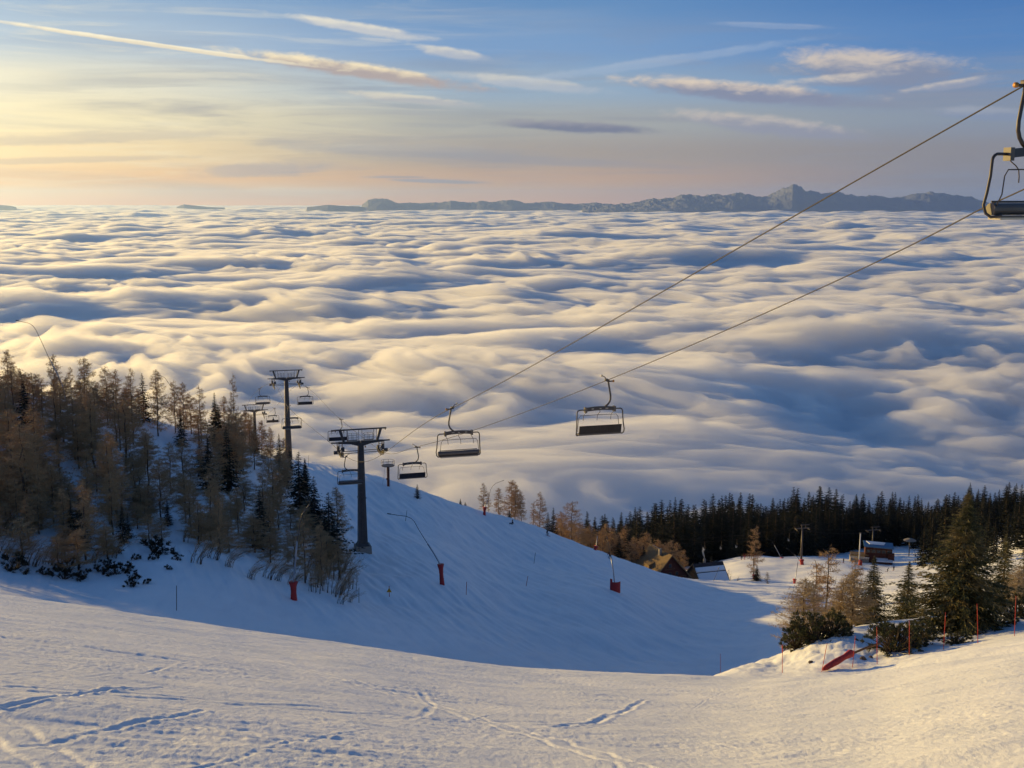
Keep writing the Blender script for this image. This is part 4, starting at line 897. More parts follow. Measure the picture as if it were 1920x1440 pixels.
P2v = at(537, 721, 253); b2 = gz(P2v.x, P2v.y)
o = make_pylon(Vector((P2v.x, P2v.y, b2)), P2v.z, .38, .75, HD2, (.02, .14)); tag(o, 'tall lift pylon rising behind the right end of the wood, its foot hidden by trees', 'lift pylon', 'pylons of the six seat chairlift')
P3v = at(477, 778, 345); b3 = gz(P3v.x, P3v.y)
o = make_pylon(Vector((P3v.x, P3v.y, min(b3, P3v.z-14))), P3v.z, .38, .7, HD2, (.10, .2)); tag(o, 'small far lift pylon half hidden behind the tops of the left wood', 'lift pylon', 'pylons of the six seat chairlift')

# round work platform on a post
y = wh(728, 911, 120, 300) or 205; p = on(728, y, 911); zt = -K(873)*y
o = empty('platform_post', p); tag(o, 'dark post carrying a small railed round platform on the crest beside the near pylon', 'post'); hh = zt-p.z
m_ = MB(); m_.tube([(0, 0, -.5), (0, 0, hh-.1)], .24, 10); m_.tube([(.32, -.1, 0), (.30, -.1, hh)], .03, 5); m_.box((-.28, 0, hh*.35), (.14, .2, .3)); m_.build('post', M_WARM, o, True)
m_ = MB(); m_.disc((0, 0, hh), (0, 0, 1), 1.25, .16, 18); m_.build('platform', M_STEEL, o)
m_ = MB()
for z in (.5, 1.0): m_.tube([(1.3*math.cos(a*math.pi/9), 1.3*math.sin(a*math.pi/9), hh+z) for a in range(19)], .03, 5)
for a in range(8): m_.tube([(1.3*math.cos(a*math.pi/4), 1.3*math.sin(a*math.pi/4), hh), (1.3*math.cos(a*math.pi/4), 1.3*math.sin(a*math.pi/4), hh+1)], .03, 5)
m_.build('railing', M_STEEL, o)
m_ = MB(); m_.tube([(-.5, 0, hh), (-1.2, 0, -.2)], .02, 4); m_.build('guy_wire', M_STEEL, o)
# ---------------------------------------------------------------- snow lances
def lance(pad, pole, thin, Y, lb, shape='wrap', wpx=12, rr=None, dy=0.0):
    base = at(pad[0][0], pad[0][1], Y); g = gz(base.x, base.y); o = empty('snow_lance', (base.x, base.y, g)); tag(o, lb, 'snow lance', 'snow making lances')
    L = lambda q: at(q[0], q[1], Y)-o.location
    b0 = Vector((0, 0, -.1)); b1 = L(pad[1]); w = wpx*Y/F/2; ax = (b1-b0)
    P_ = MB()
    if shape == 'wrap':
        prof_ = [(0, 1.0), (.15, .92), (.4, .80), (.62, .78), (.8, .95), (.92, 1.2), (1.0, 1.35)]
        P_.tube([b0+ax*t for t, _ in prof_], [w*r_ for _, r_ in prof_], 14)
        for t in (.3, .62): P_.tube([b0+ax*(t-.01), b0+ax*(t+.01)], w*.9, 14)
    elif shape == 'panel':
        n = 9; ring = []
        for i in range(n+1):
            a = R(200)+R(150)*i/n; ring.append(Vector((math.cos(a)*w*1.25, math.sin(a)*w*.9, 0)))
        hgt = ax.z
        for i in range(n):
            a, c = ring[i], ring[i+1]; t0 = hgt*(1.12 if i < 2 else .86); d = -.25*(i/n)
            ins = lambda v: v*0.88
            P_.hexa([a+Vector((0, 0, d)), c+Vector((0, 0, d)), ins(c)+Vector((0, 0, d)), ins(a)+Vector((0, 0, d))], [a+Vector((0, 0, t0)), c+Vector((0, 0, t0)), ins(c)+Vector((0, 0, t0)), ins(a)+Vector((0, 0, t0))])
    if shape != 'bare': P_.build('pad', M_RED, o, shape == 'wrap')
    if pole:
        r1 = rr or .085; q = MB(); pp = [L(v) for v in pole]; q.tube([b0*0+Vector((pp[0].x*.6, 0, 0))]+pp if shape == 'panel' else [b1*0.5]+pp, r1, 8); q.build('pole', M_LANCE, o, True)
        if thin:
            q = MB(); tp = [pp[-1]]+[L(v) for v in thin]; q.tube(tp, max(.032, r1*.42), 6); t = q.build('tip', M_DSTEEL, o, True)
            e = MB(); d = (tp[-1]-tp[-2]).normalized(); e.tube([tp[-1], tp[-1]+d*.45], r1*.75, 6); e.build('nozzle', M_DSTEEL, t)
    return o
lance([(551, 1127), (550, 1091)], [(550, 1092), (554, 1050), (557, 1015)], [(560, 998), (562, 982), (566, 965), (575, 953)], 107, 'snow lance with a narrow waisted red pad in front of the wood, pole upright', wpx=14)
lance([(829, 1086), (826, 1058)], [(827, 1062), (815, 1040), (802, 1020)], [(785, 993), (777, 978), (771, 972), (762, 968), (745, 966), (733, 964)], 137, 'dark red padded snow lance, long pole bent left over the shaded piste', wpx=10)
lance([(1153, 1108), (1153, 1088)], [(1152, 1090), (1150, 1070), (1146, 1046)], [(1142, 1028), (1139, 1011)], 165, 'snow lance standing in an open curved red panel on the lower shaded piste', 'panel', wpx=17)
lance([(1115, 1038), (1118, 1024)], [(1118, 1025), (1120, 1005)], [(1121, 992), (1121, 987), (1115, 990), (1109, 988)], 262, 'snow lance with small red pad at the piste edge before the brown larches', wpx=7)
lance([(908, 966), (909, 951)], [(909, 951), (915, 937)], [(920, 918), (924, 911), (930, 906), (941, 902)], 240, 'snow lance with its tip curved right among the larches on the crest', wpx=6)
lance([(128, 752), (122, 735)], [(118, 725), (107, 700), (92, 672)], [(80, 645), (68, 620), (62, 611), (54, 606), (36, 602)], 160, 'snow lance rising high above the left wood with its tip bent left', 'bare', wpx=8)
lance([(352, 772), (347, 762)], [(345, 760), (325, 731)], [(313, 714), (309, 708), (302, 705), (293, 702)], 190, 'snow lance whose bent tip just shows among the skyline trees of the wood', 'bare', wpx=8, rr=.07)
lance([(1330, 1111), (1334, 1098)], [(1333, 1100), (1338, 1089)], [(1343, 1078), (1347, 1067)], 280, 'tiny snow lance leaning right below the snowy barn roof', wpx=6, rr=.1)
lance([(1466, 1054), (1466, 1046)], [(1463, 1043), (1452, 1022)], [(1447, 1014), (1440, 1011)], 425, 'pale snow lance with an orange red pad on the sunlit plateau, tip bent left', wpx=6, rr=.10)
lance([(1489, 1100), (1490, 1086)], [(1491, 1088), (1496, 1055)], [(1498, 1042), (1501, 1030)], 300, 'snow lance with a red pad below the T shaped pylon of the plateau', wpx=6, rr=.09)
lance([(1504, 1058), (1503, 1050)], [(1500, 1050), (1490, 1040)], [(1482, 1034), (1476, 1029)], 402, 'pale snow lance leaning left from the foot of the T shaped plateau pylon', wpx=8, rr=.10)
lance([(1415, 1091), (1415, 1078)], [(1414, 1080), (1413, 1062)], [(1412, 1050)], 342, 'snow lance with a bulky red pad at the foot of the tall ragged larch', wpx=8, rr=.08)
lance([(1480, 1140), (1481, 1128)], [(1482, 1130), (1486, 1112)], [(1489, 1100)], 235, 'snow lance with a small red pad just above the reddish twigs of the bank', wpx=5, rr=.05)
# the fallen lance
x0, y0 = ground_at(1543, 1257); x1, y1 = ground_at(1598, 1240)
o = empty('snow_lance', (x0, y0, gz(x0, y0))); tag(o, 'fallen snow lance lying on the sunlit bank, its dark red pad collapsed beside it', 'snow lance', 'snow making lances')
a = Vector((0, 0, .12)); e = at(1597, 1224, y0+2.0)-o.location; b = MB(); b.tube([a, a.lerp(e, .12), a.lerp(e, .45), a.lerp(e, .75), a.lerp(e, .96), e], [.08, .16, .20, .16, .24, .20], 12); b.build('pad', M_RED, o, True)
t = at(1650, 1206, y0+3.0)-o.location; b = MB(); b.tube([a.lerp(e, .8), e.lerp(t, .5), t], .07, 8); b.build('pole', M_WOOD, o, True)

# ---------------------------------------------------------------- marker poles and the sign
def marker(top, base, r_, m, lb, Y=None, gp='slim marker poles on the shaded piste', band=None):
    if Y is None:
        x, y = ground_at(*base)
    else: y = Y; x = at(base[0], base[1], Y).x
    p = Vector((x, y, gz(x, y))); t = at(top[0], top[1], y); o = empty('marker_pole', p); tag(o, lb, 'marker pole', gp)
    b = MB(); v = t-p; b.tube([Vector((0, 0, -.2)), v*.75, v], [r_, r_, r_*.85], 8); b.build('pole', m, o, True)
    if band: b = MB(); b.tube([v*.72, v*1.0], r_*1.7, 10); b.build('sleeve', m, o, True)
GP = 'red piste edge poles on the sunlit bank'
for i, (tx, ty, bx, by) in enumerate([(1351, 1226, 1351, 1261), (1467, 1209, 1467, 1262), (1551, 1206, 1540, 1258), (1604, 1192, 1598, 1251), (1644, 1175, 1645, 1244), (1705, 1163, 1705, 1230), (1773, 1148, 1769, 1219), (1832, 1132, 1834, 1206), (1905, 1117, 1902, 1192)]):
    marker((tx, ty), (bx, by), (.014 if i == 0 else .019), M_REDP if i else M_CLOTHR, ['thin dark red pole at the far left of the sunlit bank, where piste shade begins', 'orange red pole with a thick upper sleeve in front of the reddish twigs', 'red pole leaning right beside the pad of the fallen lance', 'red pole leaning over the middle of the fallen lance',
        'red pole between the fallen lance and the sunlit dwarf pine', 'red pole in front of the sunlit dwarf pines', 'red pole in front of the left skirt of the big spruce', 'red pole in front of the right skirt of the big spruce', 'red pole nearest the right photo edge'][i], None, GP, i == 1)
for top, base, m, lb in [((331, 1098), (331, 1147), M_DSTEEL, 'tall dark marker pole alone on the shaded snow at left'), ((673, 1102), (673, 1128), M_DSTEEL, 'short dark marker pole between the red padded lance and the warning sign'),
                     ((875, 1091), (874, 1117), M_REDP, 'thin reddish marker pole right of the dark red padded lance'), ((1004, 1036), (1001, 1054), M_DSTEEL, 'tiny dark marker pole high on the shaded piste below the skiers'),
                     ((990, 1080), (986, 1098), M_REDP, 'tiny reddish marker pole in the middle of the shaded piste'), ((763, 957), (760, 975), M_DSTEEL, 'tiny dark marker pole behind the bent tip of the long lance'), ((579, 853), (578, 872), M_DSTEEL, 'dark marker pole on the snowy saddle right of the wood')]:
    Y = wh(base[0], base[1], 86, 300)
    if Y: marker(top, base, .03, m, lb, Y)
Y = wh(730, 1119, 90, 250) or 130; p = on(730, Y, 1119); s = Y/F
o = empty('warning_sign', p); tag(o, 'small yellow triangular warning sign on a red and white pole in the shaded piste', 'sign')
b = MB(); b.tube([(0, 0, -.1), (0, 0, 22*s)], .035, 8); b.build('pole', M_REDP, o)
zb = 9.5*s; hw = 5.2*s; b = MB(); b.add([(-hw, -.05, zb), (hw, -.05, zb), (0, -.05, zb+2*hw*.9), (-hw, -.03, zb), (hw, -.03, zb), (0, -.03, zb+2*hw*.9)], [(0, 1, 2), (5, 4, 3), (0, 3, 4, 1), (1, 4, 5, 2), (2, 5, 3, 0)]); pn = b.build('sign_panel', M_YEL, o)
b = MB(); b.box((0, -.056, zb+hw*.85), (.05, .01, hw*.75)); b.box((0, -.056, zb+hw*.28), (.05, .01, .05)); b.build('mark', M_RUB, pn)

# ---------------------------------------------------------------- people
def skin_mesh(name, joints, edges, m):
    me = bpy.data.meshes.new(name+'_bones'); me.from_pydata([j[:3] for j in joints], edges, []); me.update()
    o = bpy.data.objects.new(name+'_bones', me); COL.objects.link(o); md = o.modifiers.new('skin', 'SKIN'); ss = o.modifiers.new('sub', 'SUBSURF'); ss.levels = 1
    for i, j in enumerate(joints): me.skin_vertices[0].data[i].radius = (j[3], j[3])
    me.skin_vertices[0].data[0].use_root = True
    dg = bpy.context.evaluated_depsgraph_get(); ev_ = bpy.data.meshes.new_from_object(o.evaluated_get(dg)); ev_.name = name
    bpy.data.objects.remove(o); ev_.materials.clear(); ev_.materials.append(m)
    ev_.polygons.foreach_set('use_smooth', [True]*len(ev_.polygons)); return ev_
def body(name, pelvis, chest, neck, knees, feet, elbows, hands, m):
    J = [(*pelvis, .15), ((pelvis[0]+chest[0])/2, (pelvis[1]+chest[1])/2, (pelvis[2]+chest[2])/2, .14), (*chest, .17), (*neck, .07)]; E = [(0, 1), (1, 2), (2, 3)]
    hd = Vector(neck)+(Vector(neck)-Vector(chest)).normalized()*.17; J.append((*hd, .095)); E.append((3, 4))
    for s, kn, ft, el, ha in ((-1, knees[0], feet[0], elbows[0], hands[0]), (1, knees[1], feet[1], elbows[1], hands[1])):
        i = len(J); J += [(pelvis[0]+s*.10, pelvis[1], pelvis[2]-.08, .10), (*kn, .075), (*ft, .055), (ft[0], ft[1]-.14, ft[2]-.04, .05)]; E += [(0, i), (i, i+1), (i+1, i+2), (i+2, i+3)]
        i = len(J); J += [(chest[0]+s*.19, chest[1], chest[2]+.06, .065), (*el, .05), (*ha, .042)]; E += [(2, i), (i, i+1), (i+1, i+2)]
    return skin_mesh(name, J, E, m), hd
def person(px, py, Y, pose, lb, m=None, rz=0.0, loc=None, skis=True):
    m = m or M_CLOTH
    if pose == 'stand': a = ((0, 0, .95), (0, -.02, 1.35), (0, -.02, 1.52), ((-.13, -.05, .5), (.13, -.05, .5)), ((-.13, 0, .1), (.13, 0, .1)), ((-.32, 0, 1.15), (.32, 0, 1.15)), ((-.28, -.2, .95), (.28, -.2, .95)))
    elif pose == 'ski': a = ((0, .1, .72), (0, -.18, 1.08), (0, -.28, 1.22), ((-.16, -.22, .45), (.16, -.22, .45)), ((-.14, .02, .1), (.14, .02, .1)), ((-.42, -.2, .95), (.42, -.2, .95)), ((-.45, -.45, .9), (.45, -.45, .9)))
    elif pose == 'sit': a = ((0, 0, .18), (0, .12, .55), (0, .12, .72), ((-.14, -.38, .42), (.14, -.38, .42)), ((-.14, -.75, .12), (.14, -.75, .12)), ((-.3, .2, .38), (.3, .2, .38)), ((-.3, .25, .1), (.3, .25, .1)))
    else: a = ((0, .12, .1), (0, .0, .5), (0, .0, .68), ((-.12, .55, .08), (.12, .55, .08)), ((-.12, .6, -.35), (.12, .6, -.35)), ((-.25, .1, .3), (.25, .1, .3)), ((-.2, .35, .25), (.2, .35, .25)))
    me, hd = body('person', *a, m); p = loc if loc is not None else on(px, Y, py)
    o = link('person', me); o.location = p; o.rotation_euler = (0, 0, rz); tag(o, lb, 'person')
    h = MB(); h.ball(hd+Vector((0, .01, .05)), .135, 10); h.build('helmet', M_RUB, o, True)
    if skis and pose in ('ski', 'stand'):
        for s in (-1, 1): k = MB(); k.box((s*.14, -.1, .02), (.09, 1.65, .03)); k.build('ski', M_CLOTHR, o)
        for s in (-1, 1): k = MB(); hx = Vector(a[6][0 if s < 0 else 1]); k.tube([hx, hx+Vector((s*.08, .55, -.85))], .012, 5); k.build('ski_pole', M_STEEL, o)
    if skis and pose == 'sit': k = MB(); k.box((0, -.82, .06), (1.45, .26, .03)); k.build('snowboard', M_CLOTHR, o)
    return o
person(960, 984, wh(960, 985, 200, 290) or 250, 'sit', 'snowboarder in dark clothes sitting on the snow near the crest under the thick larch', rz=R(-60))
person(1026, 1006, wh(1026, 1007, 180, 290) or 262, 'ski', 'skier in dark clothes crouching downhill on the shaded piste left of the broken larch', rz=R(40))
person(1143, 1046, wh(1141, 1049, 180, 295) or 268, 'ski', 'skier in dark trousers right beside the pole above the curved red panel', M_CLOTH, rz=R(-20))
person(1581, 1063, 405, 'stand', 'person in dark clothes standing alone on the sunlit plateau left of the lodge', rz=R(30))
person(1664, 1066, 380, 'ski', 'skier leaning on the shaded snow below the lodge', rz=R(60))
person(1676, 1061, 390, 'stand', 'upright skier right of the leaning one below the lodge', rz=R(10))
for i, (px, lb) in enumerate([(1390, 'leftmost of the standing people at the wooden rack on the plateau'), (1396, 'person in red at the wooden rack on the plateau'), (1404, 'person in dark at the right end of the wooden rack on the plateau')]):
    person(px, 1056, 425, 'stand', lb, M_CLOTHR if i == 1 else M_CLOTH, rz=R(40*i))
c = rope_at(RR, 300.0)+Vector((-.3, .0, -3.42)); person(0, 0, 0, 'ride', 'rider in dark clothes sitting on the tiny lift chair by the far pylon', loc=c, rz=HD, skis=False)
o = empty('ski_rack', on(1405, 428, 1056)); tag(o, 'low wooden rack with leaning skis beside the standing people on the plateau', 'rack')
b = MB()
for x in (-2.6, -1, .8, 2.8): b.box((x, 0, .5), (.12, .12, 1.2))
for z in (.55, .95): b.box((.1, -.07, z), (6, .06, .1))
b.build('rack_frame', M_WOOD, o)
b = MB()
for i in range(7): b.box((-2.2+i*.75, .1, .8), (.09, .05, 1.6), Matrix.Rotation(R(-8), 3, 'X'))
b.build('leaning_skis', M_CLOTHR, o)

# ---------------------------------------------------------------- chalet, barn, lodge
def gable_house(name, loc, rz, w, d, wall, rise, over, m_wall, m_roof, lb, gable=None, low=-3.0):
    """gables face -y/+y, ridge along y"""
    o = empty(name, loc, rz); tag(o, lb, 'house'); b = MB(); x = w/2; y = d/2
    b.add([(-x, -y, low), (x, -y, low), (x, y, low), (-x, y, low), (-x, -y, wall), (x, -y, wall), (x, y, wall), (-x, y, wall), (0, -y, wall+rise), (0, y, wall+rise)],
          [(0, 1, 5, 8, 4), (1, 2, 6, 5), (2, 3, 7, 9, 6), (3, 0, 4, 7)])
    b.build('wall', m_wall, o); ro = []
    for s in (-1, 1):
        e = MB(); k = (x+over)/x; ex = s*(x+over); ez = wall+rise-rise*k; t = .22; yy = y+over
        e.hexa([(ex, -yy, ez+.02), (0, -yy, wall+rise+.02), (0, yy, wall+rise+.02), (ex, yy, ez+.02)], [(ex, -yy, ez+t), (0, -yy, wall+rise+t), (0, yy, wall+rise+t), (ex, yy, ez+t)])
        ro.append(e.build('roof', m_roof, o))
    return o, ro
# brown chalet
CY = 318; g = at(1238, 1083, CY)
o, ro = gable_house('chalet', Vector((g.x, g.y, -K(1083)*CY)), R(24), 12.0, 10.0, 1.4, 6.6, 1.0, M_WARM, M_SHIN, 'old brown timber chalet with a steep shingled roof half sunk behind the shaded slope')
for s, (u0, u1, v0, v1) in [(1, (.10, .42, -.9, .2)), (1, (.5, .98, -.95, .6)), (1, (.05, .2, .3, .9))]:
    X = 7.0; e = MB(); zz = lambda u: 1.4+6.6-6.6*(u*X)/6.0+.24
    e.hexa([(u0*X, v0*5.8, zz(u0)), (u1*X, v0*5.8, zz(u1)), (u1*X, v1*5.8, zz(u1)), (u0*X, v1*5.8, zz(u0))], [(u0*X+.03, v0*5.8+.1, zz(u0)+.25), (u1*X-.05, v0*5.8+.1, zz(u1)+.25), (u1*X-.05, v1*5.8-.1, zz(u1)+.25), (u0*X+.03, v1*5.8-.1, zz(u0)+.25)])
    e.build('snow_patch', M_SNOWC, ro[1])
b = MB(); b.box((-1.2, -1.5, 8.0), (.7, .7, 1.8)); b.box((-1.2, -1.5, 8.95), (.9, .9, .12)); b.build('chimney', M_CONC, ro[0])
b = MB(); b.box((0, -5.03, 3.9), (3.2, .12, .14)); b.box((0, -5.6, 1.0), (9, 1.2, .12)); b.box((0, -6.15, 1.9), (9, .08, .12))
for i in range(13): b.box((-4.4+i*.73, -6.15, 1.45), (.1, .06, .9))
b.build('balcony', M_WOOD, o)
for x, z in ((-2.2, 2.4), (0, 2.4), (2.2, 2.4), (0, 4.9)):
    b = MB(); b.box((x, -5.04, z), (1.0, .1, 1.15)); w = b.build('window', M_WOOD, o); b = MB(); b.box((x, -5.10, z), (.78, .04, .92)); b.build('pane', M_GLASS, w)
for x in (-6.9, 6.9):
    b = MB(); s = 1 if x > 0 else -1; b.hexa([(s*7.05, -6.1, .20), (s*7.05, -5.95, .20), (0, -5.95, 7.95), (0, -6.1, 7.95)], [(s*7.05, -6.1, .48), (s*7.05, -5.95, .48), (0, -5.95, 8.3), (0, -6.1, 8.3)]); b.build('barge_board', M_SHIN, o)
# a small dormer on the lit side
b = MB(); b.hexa([(-4.6, -1.4, 2.9), (-2.4, -1.4, 2.9), (-2.4, 1.4, 2.9), (-4.6, 1.4, 2.9)], [(-4.6, -1.4, 4.6), (-2.0, -1.4, 5.6), (-2.0, 1.4, 5.6), (-4.6, 1.4, 4.6)]); b.build('dormer', M_SHIN, o)
# barn under snow
BY = 328; g = at(1326, 1089, BY)
o, ro = gable_house('barn', Vector((g.x, g.y, -K(1089)*BY)), R(107), 11.0, 8.4, 0.3, 5.0, 0.6, M_WOOD, M_DROOF, 'low barn with snow covered roof, lit gable and smoking chimney')
for s in (-1, 1):
    e = MB(); X = 6.1; zz = lambda u: .3+5.0-5.0*(u*X)/5.5+.23
    for u0, u1 in ((.20, .36), (.43, .98)):
        e.hexa([(s*u0*X, -4.6, zz(u0)), (s*u1*X, -4.6, zz(u1)), (s*u1*X, 4.6, zz(u1)), (s*u0*X, 4.6, zz(u0))], [(s*u0*X, -4.5, zz(u0)+.3), (s*u1*X, -4.5, zz(u1)+.3), (s*u1*X, 4.5, zz(u1)+.3), (s*u0*X, 4.5, zz(u0)+.3)])
    e.build('snow_cover', M_SNOWC, ro[0 if s < 0 else 1])
b = MB(); b.box((.3, .9, 5.9), (.6, .6, 1.6)); ch = b.build('chimney', M_CONC, o)
for s in (-1, 1):
    for yy, sg in ((4.75, 1),):
        b = MB(); b.hexa([(s*6.1, 4.7, -.25), (s*6.1, 4.9, -.25), (0, 4.9, 5.3), (0, 4.7, 5.3)], [(s*6.1, 4.7, .1), (s*6.1, 4.9, .1), (0, 4.9, 5.68), (0, 4.7, 5.68)]); b.build('barge_board', M_SHIN, o)
b = MB(); b.box((0, 4.62, 2.6), (4.2, .1, .18)); b.box((0, 4.62, .7), (8.5, .1, .18)); b.build('gable_beam', M_SHIN, o)
# smoke of its chimney
sm = bpy.data.materials.new('smoke'); sm.use_nodes = True; nt = sm.node_tree; nt.nodes.clear(); oo = nt.nodes.new('ShaderNodeOutputMaterial'); vv = nt.nodes.new('ShaderNodeVolumePrincipled')
vv.inputs['Color'].default_value = (.9, .9, .9, 1); vv.inputs['Density'].default_value = 0.9; nt.links.new(vv.outputs[0], oo.inputs['Volume'])
cp = o.matrix_basis @ Vector((.3, .9, 6.7)); b = MB(); b.tube([cp+Vector(v) for v in ((0, 0, 0), (-.1, 0, .6), (-.35, 0, 1.3), (-.55, 0, 2.1), (-.45, 0, 2.9), (-.75, 0, 3.6))], [.12, .22, .28, .33, .22, .05], 8)
tag(b.build('smoke', sm, None, True), kind='stuff')
# wooden fence right of the barn
o = empty('wooden_fence', on(1372, 326, 1088)); tag(o, 'short wooden rail fence curving away right of the barn', 'fence'); b = MB()
pts = [Vector((-1.6+i*.72, .25*i, gz(o.location.x-1.6+i*.72, o.location.y+.25*i)-o.location.z)) for i in range(6)]
for p in pts: b.box(p+Vector((0, 0, .5)), (.12, .12, 1.3))
b.build('fence_post', M_WOOD, o); b = MB()
for z in (.4, .9): b.tube([p+Vector((0, 0, z)) for p in pts], .06, 5)
b.build('rail', M_WOOD, o)
# the lodge with the blue roof
LY = 420; g = at(1646, 1056, LY); gzv = gz(g.x, g.y); s = LY/F
o = empty('lodge', Vector((g.x, g.y, -K(1058)*LY)), R(-12)); tag(o, 'dark red lodge with a blue metal roof and raised terrace at the forest edge', 'house'); lo = -4
b = MB(); b.box((0, 1.2, 2.2), (9.6, 4.4, 9.0)); b.build('wall', M_WARM, o)
b = MB(); b.hexa([(-5.3, -1.8, 6.9), (5.3, -1.8, 6.5), (5.3, 4, 7.0), (-5.3, 4, 7.4)], [(-5.3, -1.8, 7.2), (5.3, -1.8, 6.8), (5.3, 4, 7.3), (-5.3, 4, 7.7)]); rf = b.build('roof', M_BLUE, o)
b = MB(); b.hexa([(-3.2, .6, 7.3), (2.0, .9, 7.1), (2.8, 3.4, 7.3), (-4.4, 3.6, 7.5)], [(-3.1, .7, 7.5), (1.9, 1.0, 7.3), (2.6, 3.3, 7.5), (-4.2, 3.5, 7.75)]); b.build('snow_patch', M_SNOWC, rf)
for i in range(5):
    b = MB(); b.box((-3.7+i*1.85, -1.05, 5.2), (1.5, .12, 1.3)); w = b.build('window', M_WOOD, o); b = MB(); b.box((-3.7+i*1.85, -1.13, 5.2), (1.25, .04, 1.05)); b.build('pane', M_GLASS, w)
b = MB(); b.box((-6.8, -.5, .2), (6.6, 5, 5.0)); b.build('terrace', M_CONC, o)
b = MB(); b.box((-6.8, -3.1, 3.3), (6.8, .08, .12)); b.box((-6.8, -3.1, 2.95), (6.8, .06, .08))
for i in range(8): b.box((-10+i*.92, -3.1, 3.0), (.07, .07, .8))
b.build('terrace_railing', M_WHITE, o)
b = MB(); b.box((-6.8, .2, 3.6), (6.4, 3.8, .25)); b.build('awning', M_SHIN, o)
b = MB(); b.box((2.0, -2.3, 1.0), (5.6, 2.4, 2.0)); b.box((4.4, -1.6, 3.6), (2.2, 1.2, 2.6)); b.build('annex', M_WARM, o)
b = MB(); b.hexa([(-.9, -3.7, 2.02), (4.9, -3.7, 2.02), (4.9, -1.1, 2.5), (-.9, -1.1, 2.5)], [(-.9, -3.7, 2.3), (4.9, -3.7, 2.3), (4.9, -1.1, 2.8), (-.9, -1.1, 2.8)]); b.build('snow_patch', M_SNOWC, o)
b = MB(); b.box((-8.2, -3.05, .6), (1.5, .1, 1.3)); b.build('dark_opening', M_GLASS, o)
# red mat leaning before the lodge, mast, parasol
o = empty('safety_mat', on(1613, 408, 1060)); tag(o, 'red safety mat standing in front of the lodge terrace', 'safety mat'); b = MB(); b.tube([(0, 0, -.2), (0, 0, .6), (0, 0, 1.9)], [.75, .7, .6], 10); b.build('mat', M_RED, o, True)
p = on(1611, 418, 1050); zt = -K(1000)*418; o = empty('mast', p); tag(o, 'plain pale mast standing left of the blue roofed lodge', 'mast'); b = MB(); b.tube([(0, 0, -.4), (0, 0, zt-p.z)], [.26, .2], 8); b.build('pole', M_WHITE, o, True); b = MB(); b.box((0, 0, zt-p.z+.1), (.6, .4, .3)); b.build('lamp_head', M_STEEL, o)
p = on(1705, 440, 1028); zt = -K(1009)*440; o = empty('parasol', p); tag(o, 'wide snow dusted parasol on a thick post right of the lodge', 'parasol'); hh = max(2.6, zt-p.z)
b = MB(); b.tube([(0, 0, -.3), (0, 0, hh-.5)], .2, 8); b.build('post', M_STEEL, o, True); b = MB(); b.tube([(0, 0, hh-.9), (0, 0, hh-.35), (0, 0, hh)], [2.5, 1.4, .1], 12); b.build('canopy', M_CONC, o)

# ---------------------------------------------------------------- the small far lift
def far_pylon(px, py_base, py_top, Y, arm, lb, gr='pylons of the small far lift'):
    p = on(px, Y, py_base); zt = -K(py_top)*Y; h = zt-p.z; o = empty('lift_pylon', p, R(12)); tag(o, lb, 'lift pylon', gr)
    b = MB(); b.tube([(0, 0, -.5), (0, 0, h-1.2)], [.42, .30], 8); b.build('mast', M_STEEL, o, True)
    b = MB(); b.box((0, 0, h-1.3), (arm, .3, .3)); b.box((.9, 0, h-.1), (arm*.62, .2, .2)); b.tube([(-.3, 0, h-1.3), (-.3, 0, h+.1)], .12, 6); b.tube([(1.2, 0, h-1.3), (1.2, 0, h)], .08, 6); b.build('crossarm', M_STEEL, o)
    for sg in (-1, 1): b = MB(); b.box((sg*arm*.44, 0, h-1.6), (.18, 2.2, .3)); b.build('sheave_frame', M_DSTEEL, o)
    return o, h, p
A = far_pylon(1502, 1056, 984, 405, 5.4, 'pale T shaped lift pylon standing on the sunlit plateau before the forest')
B = far_pylon(1635, 1046, 988, 455, 6.2, 'pale T shaped lift pylon rising behind the lodge roof')
zr = lambda P: P[2].z+P[1]-1.45
for s, lb in ((-1, 'thin rope of the small far lift crossing in front of the forest, nearer strand'), (1, 'thin rope of the small far lift crossing in front of the forest, farther strand')):
    off = Vector((s*.5, s*2.4, 0)); b = MB()
    pa = Vector((A[2].x, A[2].y, zr(A)))+off; pb = Vector((B[2].x, B[2].y, zr(B)))+off; pe = at(1030, 1008, 420)+off
    span = lambda u, v, sag: [u.lerp(v, i/10)-Vector((0, 0, sag*4*(i/10)*(1-i/10))) for i in range(11)]
    b.tube(span(pb, pa, .8)+span(pa, pe, 3.2)[1:], .03, 5); tag(b.build('haul_rope', M_ROPE, None, True), lb, 'lift rope', 'ropes of the small far lift')
    if s < 0: sp_ = span(pa, pe, 3.2)
def small_chair():
    o = empty('lift_chair', (0, 0, 0)); b = MB(); b.tube([(0, 0, 0), (.1, 0, -1.1), (0, 0, -1.6)], .045, 5); b.build('hanger', M_STEEL, o)
    b = MB(); b.tube([(-.8, 0, -2.9), (-.8, -.1, -1.9), (-.5, 0, -1.6), (.5, 0, -1.6), (.8, -.1, -1.9), (.8, 0, -2.9)], .04, 5); b.build('frame', M_STEEL, o)
    b = MB(); b.box((0, .15, -2.85), (1.7, .5, .1)); b.box((0, .4, -2.55), (1.7, .08, .55)); b.build('seat', M_UNDER, o); return o
sc0 = small_chair(); first = True
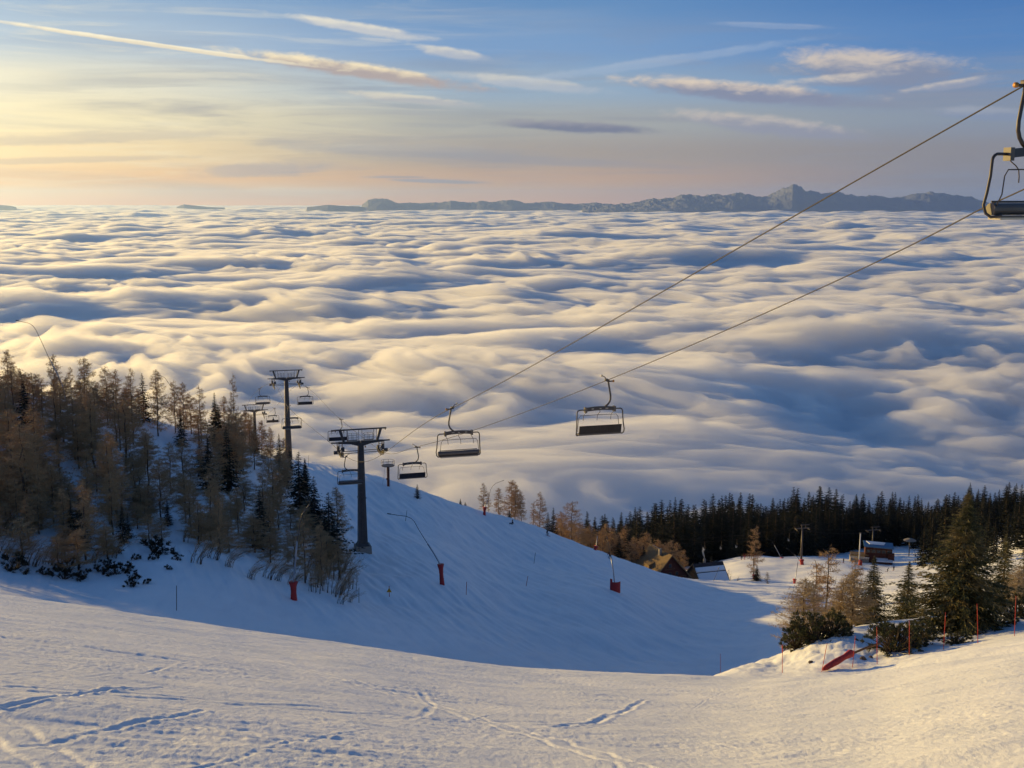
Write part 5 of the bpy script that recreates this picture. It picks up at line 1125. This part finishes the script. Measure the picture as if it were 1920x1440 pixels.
for px, lb in [(1234, 'faint small chair of the far lift directly above the brown chalet'), (1322, 'small pale chair of the far lift above the barn chimney'), (1352, 'small pale chair of the far lift right of the one above the chimney'), (1383, 'small pale chair of the far lift in front of the broad dark spruce'), (1480, 'small pale chair of the far lift close to the plateau pylon')]:
    c = sc0 if first else copy_tree(sc0); first = False
    best = min(((u.lerp(v, k/20)) for u, v in zip(sp_[:-1], sp_[1:]) for k in range(20)), key=lambda q: abs(q.x-at(px, 1015, q.y).x))
    c.location = best; c.rotation_euler = (0, 0, R(75)); tag(c, lb, 'lift chair', 'chairs of the small far lift')

# ---------------------------------------------------------------- stones and stubble on the bank
def rock(px, py, s, lb, sn=0):
    x, y = ground_at(px, py, 8, 88); r = random.Random(int(px)); b = MB(); k = 8; vs = []; fs = []
    for i in range(6):
        th = math.pi*i/5
        for j in range(k): a = 2*math.pi*j/k; rr = s*r.uniform(.75, 1.15); vs.append((rr*math.sin(th)*math.cos(a)*1.3, rr*math.sin(th)*math.sin(a), rr*math.cos(th)*.55))
    for i in range(5):
        for j in range(k): a = i*k+j; c = i*k+(j+1) % k; fs.append((a, c, c+k, a+k))
    b.add(vs, fs); o = b.build('rock', M_ROCK); o.location = (x, y, gz(x, y)+s*.1); o.rotation_euler = (0, 0, r.uniform(0, 6)); tag(o, lb, 'rock', 'brown stones on the sunlit bank')
for px, py, s, lb in [(1618, 1238, .22, 'brown stone right of the fallen lance pad'), (1632, 1234, .15, 'small brown stone between the fallen lance and the sunlit dwarf pine'), (1727, 1221, .17, 'flat brown stone between the two red poles right of the dwarf pines'), (1556, 1192, .30, 'dark earthy rock at the foot of the pale larches'), (1605, 1202, .18, 'reddish stone behind the fallen lance pole'),
                     (1572, 1200, .12, 'small stone on the bank above the leaning red pole'), (1525, 1212, .2, 'dark rock under the right side of the dark rounded bush'), (1520, 1245, .16, 'grey rough stone left of the fallen lance'), (1580, 1182, .14, 'little stone at the snowy brow below the golden larch')]: rock(px, py, s, lb)
# ---------------------------------------------------------------- the air
def build_haze():
    m = bpy.data.materials.new('haze'); m.use_nodes = True; nt = m.node_tree; nt.nodes.clear()
    o = nt.nodes.new('ShaderNodeOutputMaterial'); v = nt.nodes.new('ShaderNodeVolumePrincipled')
    v.inputs['Color'].default_value = (0.44, 0.63, 1.0, 1); v.inputs['Density'].default_value = HAZE_D; v.inputs['Anisotropy'].default_value = 0.6
    nt.links.new(v.outputs[0], o.inputs['Volume'])
    b = MB(); b.box((0, 79000, 145), (400000, 200000, 2610))
    tag(b.build('haze', m), kind='stuff')
HAZE_D = 6.2e-6
build_haze()
